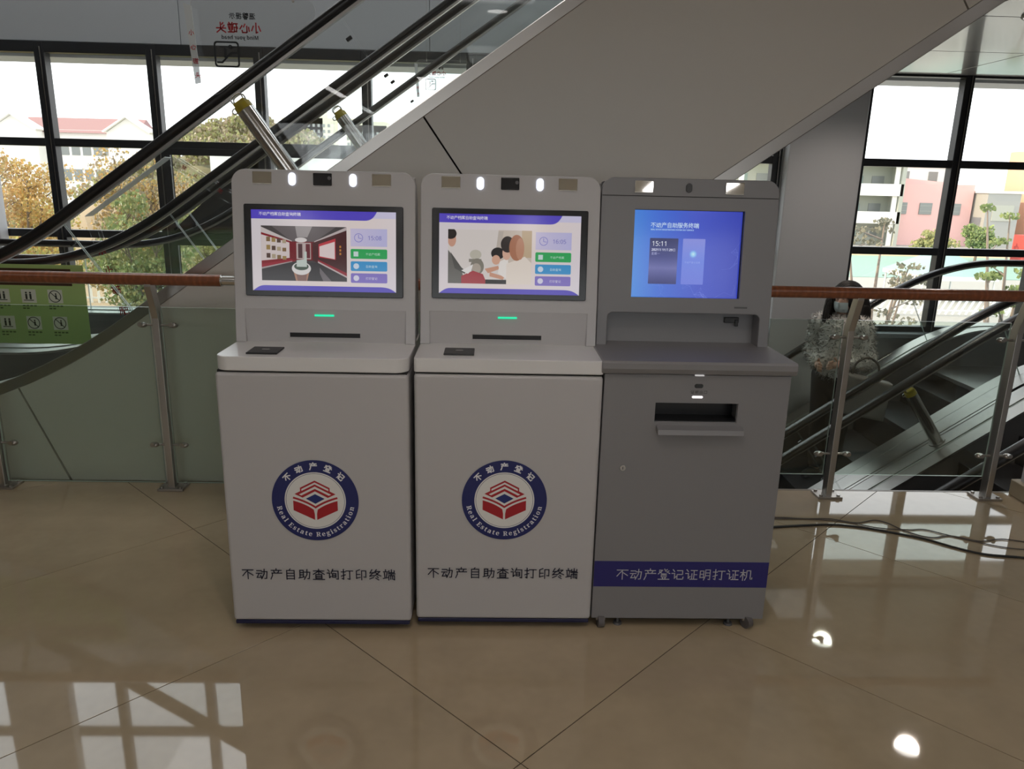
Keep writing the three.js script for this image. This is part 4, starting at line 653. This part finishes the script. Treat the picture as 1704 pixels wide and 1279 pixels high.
{
  const t = thing('person', 'masked person with long dark hair and a fluffy white jacket riding down the far escalator', 'person', [2.89, -0.893, -6.12], rad(-46));
  const skin = S({ color: lin(0.56, 0.36, 0.27), roughness: 0.6 });
  const limbs = capsules([[0, 1.36, -0.01, 0.05, 0, 1.47, 0.01, 0.045], [0, 1.25, 0, 0.115, 0, 1.0, 0, 0.10], [-0.15, 1.33, 0, 0.05, 0.15, 1.33, 0, 0.05], [0, 1.0, 0, 0.11, 0, 0.9, 0, 0.12],
    [-0.17, 1.32, 0, 0.045, -0.2, 1.08, -0.02, 0.038], [-0.2, 1.08, -0.02, 0.037, -0.08, 1.03, 0.19, 0.026], [0.17, 1.32, 0, 0.045, 0.22, 1.08, -0.01, 0.038], [0.22, 1.08, -0.01, 0.037, 0.11, 1.06, 0.2, 0.026],
    [-0.085, 0.9, 0, 0.09, -0.08, 0.5, 0.015, 0.055], [-0.08, 0.5, 0.015, 0.054, -0.08, 0.09, -0.02, 0.036], [0.085, 0.9, 0, 0.09, 0.08, 0.5, 0.02, 0.055], [0.08, 0.5, 0.02, 0.054, 0.08, 0.09, -0.01, 0.036], [-0.08, 0.04, -0.04, 0.036, -0.09, 0.035, 0.12, 0.03], [0.08, 0.04, -0.03, 0.036, 0.09, 0.035, 0.13, 0.03]], 0.04);
  const head = (x, y, z) => { let d = smin(ell(x, y, z, [0, 1.565, 0.0], [0.076, 0.105, 0.092]), ell(x, y, z, [0, 1.50, 0.03], [0.056, 0.062, 0.062]), 0.04); d = smin(d, ell(x, y, z, [0, 1.535, 0.098], [0.012, 0.026, 0.018]), 0.02); for (const s of [-1, 1]) { d = smin(d, ell(x, y, z, [s * 0.077, 1.55, 0], [0.012, 0.03, 0.02]), 0.01); d = Math.max(d, -ell(x, y, z, [s * 0.032, 1.562, 0.094], [0.019, 0.01, 0.014])); d = smin(d, ell(x, y, z, [s * 0.032, 1.561, 0.076], [0.013, 0.011, 0.013]), 0.003); } return smin(d, ell(x, y, z, [0, 1.487, 0.088], [0.02, 0.008, 0.008]), 0.008); };
  const fingers = []; const hand = (s, px, py, pz, ux, uz) => { fingers.push([px, py, pz, 0.026, px + ux * 0.05, py - 0.006, pz + uz * 0.05, 0.027]); for (let i = 0; i < 4; i++) { const o = (i - 1.5) * 0.018, bx0 = px + ux * 0.075, bz0 = pz + uz * 0.075, L = [0.028, 0.033, 0.03, 0.023][i]; fingers.push([bx0, py + o, bz0, 0.009, bx0 + ux * L, py + o - 0.006, bz0 + uz * L, 0.0085]); fingers.push([bx0 + ux * L, py + o - 0.006, bz0 + uz * L, 0.0085, bx0 + ux * L * 1.3 - s * 0.014, py + o - 0.014, bz0 + uz * L * 1.3 - 0.02, 0.0075]); } fingers.push([px + ux * 0.02, py + 0.025, pz + uz * 0.02, 0.011, px + ux * 0.055, py + 0.052, pz + uz * 0.06, 0.009]); };
  hand(-1, -0.075, 1.03, 0.2, 0.45, 0.89); hand(1, 0.105, 1.06, 0.21, -0.45, 0.89);
  const hands = capsules(fingers, 0.008);
  part('body', merge([sdfGeo(limbs, [0, 0.75, 0.03], 0.80, 100), sdfGeo(head, [0, 1.555, 0.0], 0.145, 72), sdfGeo(hands, [0.015, 1.04, 0.24], 0.17, 80)]), skin, t);
  const trousers = capsules([[0, 1.0, 0, 0.125, 0, 0.9, 0, 0.135], [-0.088, 0.9, 0, 0.105, -0.082, 0.5, 0.015, 0.075], [-0.082, 0.5, 0.015, 0.074, -0.08, 0.12, -0.02, 0.058], [0.088, 0.9, 0, 0.105, 0.082, 0.5, 0.02, 0.075], [0.082, 0.5, 0.02, 0.074, 0.08, 0.12, -0.01, 0.058]], 0.04);
  part('trousers', sdfGeo(trousers, [0, 0.58, 0], 0.56, 72), S({ color: lin(0.03, 0.03, 0.035), roughness: 0.8 }), t, 'dark trousers');
  const jk = capsules([[0, 1.28, 0, 0.155, 0, 1.0, 0, 0.155], [-0.15, 1.34, 0, 0.085, 0.15, 1.34, 0, 0.085], [-0.18, 1.32, 0, 0.075, -0.21, 1.08, -0.02, 0.066], [-0.21, 1.08, -0.02, 0.066, -0.1, 1.035, 0.16, 0.052], [0.18, 1.32, 0, 0.075, 0.23, 1.08, -0.01, 0.066], [0.23, 1.08, -0.01, 0.066, 0.125, 1.06, 0.17, 0.052]], 0.05);
  const jg = sdfGeo((x, y, z) => jk(x, y, z) + 0.006 * noise.noise(x * 40, y * 40, z * 40), [0, 1.16, 0.03], 0.37, 90);
  const furMat = S({ color: lin(0.88, 0.86, 0.83), roughness: 1 }), jacket = part('jacket', jg, furMat, t, 'fluffy white jacket');
  { const p = jg.attributes.position, n = jg.attributes.normal, pos = [], nor = []; for (let i = 0; i < 5200; i++) { const k = Math.floor(rnd() * p.count), a = V(p.getX(k), p.getY(k), p.getZ(k)), d = V(n.getX(k), n.getY(k), n.getZ(k)).add(V(rr(-0.7, 0.7), rr(-0.9, 0.4), rr(-0.7, 0.7))).normalize(), w = V(rr(-1, 1), rr(-1, 1), rr(-1, 1)).cross(d).normalize().multiplyScalar(0.004), tip = a.clone().addScaledVector(d, rr(0.015, 0.04)); for (const q of [a.clone().add(w), a.clone().sub(w), tip]) { pos.push(q.x, q.y, q.z); nor.push(n.getX(k), n.getY(k), n.getZ(k)); } }
    const g = new THREE.BufferGeometry(); g.setAttribute('position', new THREE.Float32BufferAttribute(pos, 3)); g.setAttribute('normal', new THREE.Float32BufferAttribute(nor, 3)); part('fur', g, S({ color: lin(0.88, 0.86, 0.83), roughness: 1, side: THREE.DoubleSide }), jacket).userData.kind = 'stuff'; }
  const hr = (x, y, z) => { let d = Math.max(ell(x, y, z, [0, 1.578, -0.025], [0.108, 0.128, 0.128]), -ell(x, y, z, [0, 1.525, 0.09], [0.062, 0.095, 0.075])); d = smin(d, ell(x, y, z, [0, 1.40, -0.115], [0.175, 0.27, 0.10]), 0.04); for (const s of [-1, 1]) d = smin(d, ell(x, y, z, [s * 0.105, 1.40, 0.04], [0.042, 0.2, 0.06]), 0.03); return d + 0.0025 * Math.sin(x * 260 + z * 200); };
  part('hair', sdfGeo(hr, [0, 1.42, -0.03], 0.34, 104), S({ color: lin(0.012, 0.009, 0.008), roughness: 0.5 }), t, 'long dark hair');
  part('mask', sdfGeo((x, y, z) => Math.max(Math.abs(head(x, y, z) - 0.004) - 0.0015, Math.abs(x) - 0.058, Math.abs(y - 1.498) - 0.042, 0.03 - z), [0, 1.50, 0.06], 0.09, 80), S({ color: lin(0.62, 0.74, 0.76), roughness: 0.8 }), t, 'pale face mask');
  part('shoe', sdfGeo(capsules([[-0.08, 0.045, -0.04, 0.043, -0.09, 0.036, 0.13, 0.036], [0.08, 0.045, -0.03, 0.043, 0.09, 0.036, 0.14, 0.036]], 0.02), [0, 0.04, 0.05], 0.18, 64), S({ color: lin(0.02, 0.02, 0.02), roughness: 0.5 }), t);
  const b = thing('handbag', 'soft grey handbag hanging from the forearm of the masked person', 'bag', [2.985, -0.20, -5.80], rad(-8));
  part('bag_body', ext(poly([[-0.195, 0], [0.165, -0.06], [0.20, 0.25], [-0.15, 0.32]]), 0.13, 0.02, 3).translate(0, 0, -0.065), S({ color: lin(0.26, 0.245, 0.235), roughness: 0.7 }), b);
  part('bag_strap', tube([V(-0.11, 0.28, 0), V(-0.08, 0.40, 0), V(0, 0.445, 0), V(0.08, 0.40, 0), V(0.11, 0.28, 0)], 0.009, 40), S({ color: lin(0.1, 0.09, 0.08), roughness: 0.6 }), b);
}
// ================================================================ OUTDOORS
const GY = -4;
struct('ground', span(-160, 160, GY - 0.4, GY, -330, WZ - 0.15), S({ color: lin(0.40, 0.39, 0.365), roughness: 0.9 }));
struct('ground_court', span(22, 52, GY, GY + 0.03, -67, -50), S({ color: lin(0.27, 0.42, 0.36), roughness: 0.8 }));
struct('ground_sand', span(20, 60, GY, GY + 0.04, -73, -67), S({ color: lin(0.52, 0.42, 0.26), roughness: 0.9 }));
struct('ground_lawn', span(-34, -2, GY, GY + 0.02, -44, -11), S({ color: lin(0.2, 0.21, 0.09), roughness: 0.95 }));
struct('ground_path', span(-30, -8, GY, GY + 0.05, -40, -31), S({ color: lin(0.42, 0.31, 0.2), roughness: 0.95 }));
{ // slope of dry grass and the wooded hill
  const mound = (name, x0, x1, z, h, depth, mat, f) => {
    const g = new THREE.PlaneGeometry(x1 - x0, depth, 60, 16).rotateX(-Math.PI / 2), p = g.attributes.position;
    for (let i = 0; i < p.count; i++) { const u = p.getX(i) / (x1 - x0) + 0.5, v = p.getZ(i) / depth + 0.5; p.setY(i, h * Math.sin(Math.PI * Math.min(1, Math.max(0, u))) ** 0.6 * Math.sin(Math.PI * (0.5 - 0.5 * v)) ** 0.8 + noise.noise(u * f, v * 5, 3) * 0.8); }
    g.computeVertexNormals(); g.translate((x0 + x1) / 2, GY, z); return struct(name, g, mat);
  };
  mound('hill_bank', -30, -6, -46, 5.0, 14, S({ color: lin(0.34, 0.26, 0.17), roughness: 1 }), 8);
  mound('hill', -45, -14, -95, 11.5, 36, S({ color: lin(0.27, 0.26, 0.17), roughness: 1 }), 14);
}
const cardIdx = [0, 1, 2, 0, 2, 3];
function leafMass(n, centres, size, colors) {      // small folded leaf sprays scattered through rounded clumps
  const pos = [], nor = [], col = [], c = new THREE.Color();
  for (let i = 0; i < n; i++) {
    const [cx, cy, cz, rx, ry, rz] = centres[Math.floor(rnd() * centres.length)], a = rr(0, 6.283), u = rr(-1, 1), r = Math.cbrt(rr(0.12, 1)), q = Math.sqrt(1 - u * u);
    const o = V(cx + rx * r * q * Math.cos(a), cy + ry * r * u, cz + rz * r * q * Math.sin(a)), s = size * rr(0.6, 1.35);
    const e = new THREE.Euler(rr(-1.2, 1.2), rr(0, 6.28), rr(-0.6, 0.6)), X = V(s * 0.5, 0, 0).applyEuler(e), Y = V(0, s * 0.5, 0).applyEuler(e), N = V(0, 0, 1).applyEuler(e), bend = N.clone().multiplyScalar(s * 0.2);
    const A = o.clone().sub(Y), B = o.clone().add(X).add(bend), D = o.clone().add(Y), E2 = o.clone().sub(X).add(bend);
    const qd = [A, B, D, E2]; for (const k of cardIdx) { pos.push(qd[k].x, qd[k].y, qd[k].z); nor.push(N.x, N.y, N.z); }
    const m = colors[Math.floor(rnd() * colors.length)], j = rr(0.8, 1.2); c.setRGB(m[0] * j, m[1] * j, m[2] * j); for (let k = 0; k < 6; k++) col.push(c.r, c.g, c.b);
  }
  const g = new THREE.BufferGeometry(); g.setAttribute('position', new THREE.Float32BufferAttribute(pos, 3)); g.setAttribute('normal', new THREE.Float32BufferAttribute(nor, 3)); g.setAttribute('color', new THREE.Float32BufferAttribute(col, 3));
  return g;
}
const leafMat = P({ color: 0xffffff, vertexColors: true, roughness: 0.9, transmission: 0.35, thickness: 0, side: THREE.DoubleSide });
const bark = S({ color: lin(0.2, 0.16, 0.12), roughness: 0.95 }), barkPale = S({ color: lin(0.34, 0.28, 0.24), roughness: 0.95 });
const ORANGE = [[0.62, 0.38, 0.12], [0.66, 0.48, 0.18], [0.54, 0.36, 0.13], [0.5, 0.41, 0.14]], GOLD = [[0.58, 0.52, 0.15], [0.5, 0.5, 0.16], [0.64, 0.52, 0.17]], OLIVE = [[0.38, 0.39, 0.17], [0.44, 0.43, 0.18], [0.34, 0.35, 0.16]], GREEN = [[0.27, 0.35, 0.14], [0.34, 0.42, 0.16], [0.22, 0.29, 0.12]], TAN = [[0.42, 0.34, 0.24], [0.38, 0.32, 0.22], [0.35, 0.31, 0.2]];
function tree(label, x, z, top, w, pal, n, leaf = 0.07, mat = bark, sparse = false) {
  const t = thing('tree', label, 'tree', [x, GY, z]), H = top - GY, wood = [], cs = [], fork = sparse ? 0.3 : 0.36;
  wood.push(rod(V(0, 0, 0), V(0.04, H * fork, 0.02), sparse ? 0.1 : 0.12, sparse ? 0.075 : 0.085, 10));
  const m = sparse ? 6 : 14;
  for (let i = 0; i < m; i++) {
    const a = i * 2.4 + rr(0, 0.7), r = w * rr(0.35, 0.8), y = H * (sparse ? rr(0.68, 0.96) : rr(0.36, 0.95)), b = V(0.04, H * rr(fork - 0.1, fork), 0.02), e = V(Math.cos(a) * r, y, Math.sin(a) * r), mid = b.clone().lerp(e, 0.55).add(V(rr(-0.08, 0.08), -0.12, rr(-0.08, 0.08)));
    wood.push(rod(b, mid, sparse ? 0.06 : 0.06, 0.038, 7), rod(mid, e, 0.034, 0.012, 7));
    const tips = [e]; for (let k = 0; k < (sparse ? 2 : 5); k++) { const q = mid.clone().lerp(e, rr(0.1, 0.9)), p = q.clone().add(V(rr(-1, 1) * w * 0.45, rr(0.1, 0.35) * w, rr(-1, 1) * w * 0.45)); wood.push(rod(q, p, 0.018, 0.006, 5)); tips.push(p); }
    for (const p of tips) cs.push(sparse ? [p.x, p.y, p.z, w * rr(0.16, 0.3), w * rr(0.04, 0.1), w * rr(0.16, 0.3)] : [p.x, p.y, p.z, w * rr(0.2, 0.36), w * rr(0.15, 0.26), w * rr(0.2, 0.36)]);
  }
  part('trunk', merge(wood), mat, t); part('foliage', leafMass(n, cs, leaf, pal), leafMat, t); return t;
}
tree('orange autumn tree outside the left window, tallest one before the red roofed house', -12.6, -21, 3.1, 1.5, ORANGE, 11000);
tree('golden tree with a thin forked trunk outside the lowest left pane', -10.2, -16.0, 1.7, 1.25, GOLD.concat(ORANGE), 10500);
tree('rust coloured tree outside the window, right of the golden tree', -9.3, -20.4, 2.6, 1.3, ORANGE.concat(TAN), 10500);
tree('yellow green tree behind the golden tree, at the edge of the left window', -15.9, -23, 3.2, 1.6, GOLD.concat(OLIVE), 11000, 0.08);
tree('dark green leafy tree seen through the handrails, beside the acrylic barrier', -6.9, -15.5, 1.3, 1.1, GREEN.concat(OLIVE), 11000);
tree('olive green tree behind the dark green one, outside the second bay of windows', -8.7, -25, 1.9, 1.4, OLIVE, 9500, 0.08);
tree('brown leaved tree outside the third window bay', -6.2, -21.0, 0.9, 1.1, TAN.concat(OLIVE), 4000);
tree('low yellow green bushy tree near the picket fence', -7.4, -12.2, -0.6, 0.95, GOLD.concat(GREEN), 9500, 0.06);
tree('low green bushy tree beside the pale booth', -4.8, -12.0, -0.7, 0.85, GREEN.concat(GOLD), 9500, 0.06);
tree('bushy olive tree at the foot of the dry slope', -17.6, -29, 0.4, 1.9, OLIVE.concat(GOLD), 9500, 0.1);
tree('broad golden bush low behind the picket fence, under the orange tree', -13.4, -17.0, -0.2, 1.5, GOLD.concat(ORANGE), 10500);
tree('rounded green tree low between the golden tree and the booth', -9.0, -13.2, -1.1, 1.2, GREEN.concat(GOLD), 9500, 0.06);
tree('small pale green tree in front of the long white building', -4.6, -18, 1.45, 0.42, GREEN, 900, 0.06, barkPale);
tree('bare branched tree with few leaf sprays before the white school building', 6.7, -13.2, 1.55, 1.0, [[0.24, 0.24, 0.18], [0.3, 0.29, 0.22]], 800, 0.07, barkPale, true);
tree('thin tree with green leaf sprays at the right end of the windows', 9.35, -13.6, 1.65, 0.7, GREEN, 800, 0.07, barkPale, true);
tree('bushy green tree at the foot of the pink building', 34.6, -60, -1.5, 1.3, OLIVE, 2200, 0.2);
tree('dark bushy tree beside the blue shelter', 40.2, -63, -1.0, 1.3, GREEN, 2200, 0.2);
{ const t = thing('hill_trees', 'hazy olive wood covering the hill behind the escalator handrails', 'trees'); const cs = []; for (let i = 0; i < 70; i++) { const x = rr(-43, -18), u = (x + 45) / 31, z = -95 + rr(-4, 14); cs.push([x, GY + 11.0 * Math.sin(Math.PI * u) ** 0.6 * (1 - Math.max(0, z + 95) / 30) + 0.5, z, 1.5, 1.2, 1.5]); } part('foliage', leafMass(16000, cs, 0.42, OLIVE.concat(TAN)), leafMat, t); t.userData.kind = 'stuff'; }
// buildings
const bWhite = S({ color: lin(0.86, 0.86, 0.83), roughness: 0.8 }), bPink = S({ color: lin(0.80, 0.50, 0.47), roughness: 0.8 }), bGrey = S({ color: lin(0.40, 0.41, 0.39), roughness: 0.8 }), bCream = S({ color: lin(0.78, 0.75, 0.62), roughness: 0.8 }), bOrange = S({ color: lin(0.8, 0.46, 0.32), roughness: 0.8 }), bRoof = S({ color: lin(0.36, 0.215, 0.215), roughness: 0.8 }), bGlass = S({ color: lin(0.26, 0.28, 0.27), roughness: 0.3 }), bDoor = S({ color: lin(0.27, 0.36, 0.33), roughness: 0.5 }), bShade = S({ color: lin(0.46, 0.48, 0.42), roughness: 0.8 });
{
  const t = thing('house', 'long white house with a red gabled roof behind the autumn trees', 'house', [-57.5, GY, -112]);
  part('wall', merge([span(-9.5, 9.5, 0, 11.2, -6, 0), ext(poly([[-10.6, 0], [-4.6, 0], [-4.6, 11.0], [-7.6, 12.9], [-10.6, 11.0]]), 2).translate(0, 0, 0), ext(poly([[4.8, 0], [10.6, 0], [10.6, 10.9], [7.7, 12.8], [4.8, 10.9]]), 2)]), bWhite, t);
  part('roof', merge([ext(poly([[0.6, 10.8], [-7, 10.8], [-3, 12.95]]), 16.4).rotateY(-Math.PI / 2).translate(8.2, 0, 0)]), bRoof, t);
  for (const [a, b, h] of [[-7.6, 3.2, 12.95], [7.7, 3.1, 12.85]]) part('gable_roof', merge([ext(poly([[a - b, h - 2.0], [a, h], [a, h + 0.22], [a - b - 0.2, h - 1.85]]), 2.6), ext(poly([[a + b, h - 2.0], [a, h], [a, h + 0.22], [a + b + 0.2, h - 1.85]]), 2.6)]), bWhite, t);
  for (let k = 0; k < 6; k++) for (const y of [8.6, 5.2]) part('window', rb(1.1, 1.5, 0.1, 0.02, -3.6 + k * 1.5, y, 0.05), bGlass, t);
}
function tower(label, x0, x1, top, z, steps) {
  const t = thing('apartment_tower', label, 'building', [0, GY, z]);
  part('wall', merge(steps.map(([a, b, h]) => span(x0 + a * (x1 - x0), x0 + b * (x1 - x0), 0, top - GY + h, -8, 0))), bCream, t);
  const w = []; for (let x = x0 + 0.7; x < x1 - 0.6; x += 1.55) for (let y = 6; y < top - GY - 1.5; y += 1.7) w.push(bx(0.75, 0.9, 0.2, x, y, 0.02)); const m = part('windows', merge(w), bGlass, t); m.userData.kind = 'stuff';
}
tower('far pale apartment tower with rows of small windows, left one behind the bollard', -66, -50, 19.5, -250, [[0, 1, 0], [0.25, 0.8, 2.4], [0.4, 0.6, 4]]);
tower('far pale apartment tower with rows of small windows, right one beside the window mullion', -47, -33.5, 18, -255, [[0, 1, 0], [0.1, 0.5, 2], [0.55, 0.95, 1.2]]);
{
  const t = thing('long_building', 'long white low building behind the bollards', 'building', [-13, GY, -62]);
  part('wall', span(-9, 8, 0, 7.3, -8, 0), bWhite, t); part('roof_edge', rb(17.4, 0.3, 8.6, 0.05, -0.5, 7.45, -4), bGrey, t);
  for (let k = 0; k < 8; k++) part('window', rb(1.2, 1.4, 0.12, 0.02, -7.6 + k * 2.0, 5.0, 0.03), bShade, t);
}
{
  const t = thing('school_building', 'white school building with open corridors and pale green doors', 'building', [34, GY, -80]);
  part('wall', merge([span(-9, 8.2, 0, 8.5, -8, -2.2), span(8.0, 8.4, 0, 8.5, -8, 0)]), bShade, t); part('roof_slab', span(-9.2, 8.5, 8.1, 8.6, -8.2, 0.2), bCream, t);
  for (const y of [2.28, 5.08]) part('balcony', span(-9, 8.3, y, y + 1.2, -0.25, 0), bWhite, t);
  for (const y of [2.48, 5.28]) part('corridor_slab', span(-9, 8.3, y - 0.16, y, -2.2, -0.25), bWhite, t);
  for (let k = 0; k < 5; k++) part('pillar', span(-8.8 + k * 4.05, -8.3 + k * 4.05, 0, 8.1, -0.4, -0.26), bWhite, t);
  for (const y of [0.0, 2.48, 5.28]) for (let k = 0; k < 8; k++) part(k % 2 ? 'window' : 'door', bx(k % 2 ? 1.3 : 0.9, k % 2 ? 1.0 : 1.8, 0.1, -7.8 + k * 2.05, y + (k % 2 ? 1.3 : 0.9), -2.17), k % 2 ? bGlass : bDoor, t);
}
{
  const t = thing('pink_building', 'pink rendered building with two dark windows beside the white school', 'building', [46.6, GY, -82]);
  part('wall', merge([span(-4.0, 4.4, 0, 6.4, -8, 0), ext(poly([[-4.0, 6.4], [4.4, 6.4], [4.4, 5.6], [1.4, 6.6], [-4.0, 7.0]]), 7).translate(0, 0, -7.5)]), bPink, t);
  for (const x of [-3.3, -0.6, 2.5]) { const w = part('window', rb(1.35, 1.2, 0.15, 0.02, x, 3.85, 0.03), bGlass, t); part('bar', merge([bx(1.3, 0.05, 0.04, x, 4.15, 0.12), bx(1.3, 0.05, 0.04, x, 3.6, 0.12)]), bGrey, w); }
}
{ const t = thing('cream_building', 'tall cream building rising behind the pink one', 'building', [46.5, GY, -92]); part('wall', span(-6.5, 8.5, 0, 8.4, -6, 0), bWhite, t); part('parapet', rb(15.3, 0.3, 6.3, 0.05, 1, 8.5, -3), bCream, t); for (const x of [2.0, 5.4]) part('window', rb(1.1, 1.2, 0.12, 0.02, x, 7.3, 0.03), bGlass, t); }
{ const t = thing('grey_building', 'low grey building with a flat pale roof line beside the pink one', 'building', [52.9, GY, -80]); part('wall', span(-1.6, 1.9, 0, 5.6, -6, 0), bGrey, t); part('parapet', rb(3.9, 0.25, 6.2, 0.04, 0.2, 5.7, -3), bWhite, t); part('shutter', bx(2.2, 1.6, 0.1, 0.2, 3.6, 0.02), bShade, t); }
{ const t = thing('orange_building', 'orange building with vertical fins at the right edge of the windows', 'building', [59.2, GY, -80]); part('wall', span(-2.4, 4, 0, 10, -6, 0), bOrange, t); part('band', span(-2.45, 4, 6.9, 7.3, -0.1, 0.1), bWhite, t); for (let k = 0; k < 7; k++) part('fin', bx(0.22, 2.2, 0.3, -2.0 + k * 0.7, 5.6, 0.1), bCream, t); }
{ const t = thing('red_hut', 'small red and white hut among the trees at the right', 'hut', [44.4, GY, -62]); part('wall', span(-0.9, 0.9, 0, 2.3, -1.5, 0), S({ color: lin(0.6, 0.08, 0.07), roughness: 0.7 }), t); part('sign_board', rb(1.7, 0.9, 0.12, 0.03, 0, 2.75, -0.1), bWhite, t); }
{ const t = thing('blue_shelter', 'rounded blue tarpaulin shelter next to the red hut', 'shelter', [45.9, GY, -61]); part('cover', new THREE.SphereGeometry(1, 20, 10, 0, 6.283, 0, 1.57).scale(1.2, 1.0, 0.9).translate(0, 1.3, 0), S({ color: lin(0.05, 0.17, 0.55), roughness: 0.6 }), t); part('base', cyl(1.1, 1.15, 1.3, 0, 0.65, 0), bGrey, t); }
{ const t = thing('canopy_tent', 'pale teal pyramid canopy tent on the paved ground', 'tent', [24.3, GY, -41]); part('canopy', new THREE.ConeGeometry(2.9, 1.35, 4, 1).rotateY(Math.PI / 4).translate(0, 2.0, 0), S({ color: lin(0.33, 0.50, 0.46), roughness: 0.8 }), t); part('valance', new THREE.CylinderGeometry(2.9, 2.9, 0.22, 4, 1, true).rotateY(Math.PI / 4).translate(0, 1.22, 0), bWhite, t); for (const [a, b] of [[-1.9, -1.9], [1.9, -1.9], [-1.9, 1.9], [1.9, 1.9]]) part('post', cyl(0.05, 0.05, 1.2, a, 0.6, b, 10), bWhite, t); }
{ const t = thing('guard_booth', 'pale blue grey booth with a flat olive roof between the green bushes', 'booth', [-13.5, GY, -30]); part('wall', rb(1.35, 2.5, 1.35, 0.03, 0, 1.25, 0), S({ color: lin(0.55, 0.68, 0.7), roughness: 0.5 }), t); part('roof', rb(1.55, 0.5, 1.55, 0.04, 0, 2.75, 0), S({ color: lin(0.42, 0.45, 0.16), roughness: 0.7 }), t); }
function fence(label, x0, x1, z, h, slant) {
  const t = thing('picket_fence', label, 'fence', [x0, GY, z]), L = x1 - x0;
  for (const y of [0.25, h - 0.25]) part('rail', bx(L, 0.07, 0.05, L / 2, y, 0), bWhite, t);
  const g = rb(0.11, h, 0.04, 0.015), n = Math.floor(L / 0.32);
  for (let i = 0; i <= n; i++) { const p = part('picket', g, bWhite, t); p.position.set(i * 0.32, h / 2, 0.045); p.rotation.z = slant; }
}
fence('white picket fence outside the left windows, under the autumn trees', -20, -14.6, -33.5, 1.35, 0);
fence('white fence of slanting pickets on the paved ground outside the right window', 14.6, 24.5, -34.5, 1.3, -0.45);
// ================================================================ shadows, hand over
scene.traverse((o) => { if (o.isMesh) { o.castShadow = true; o.receiveShadow = true; } });
renderer.render(scene, camera);
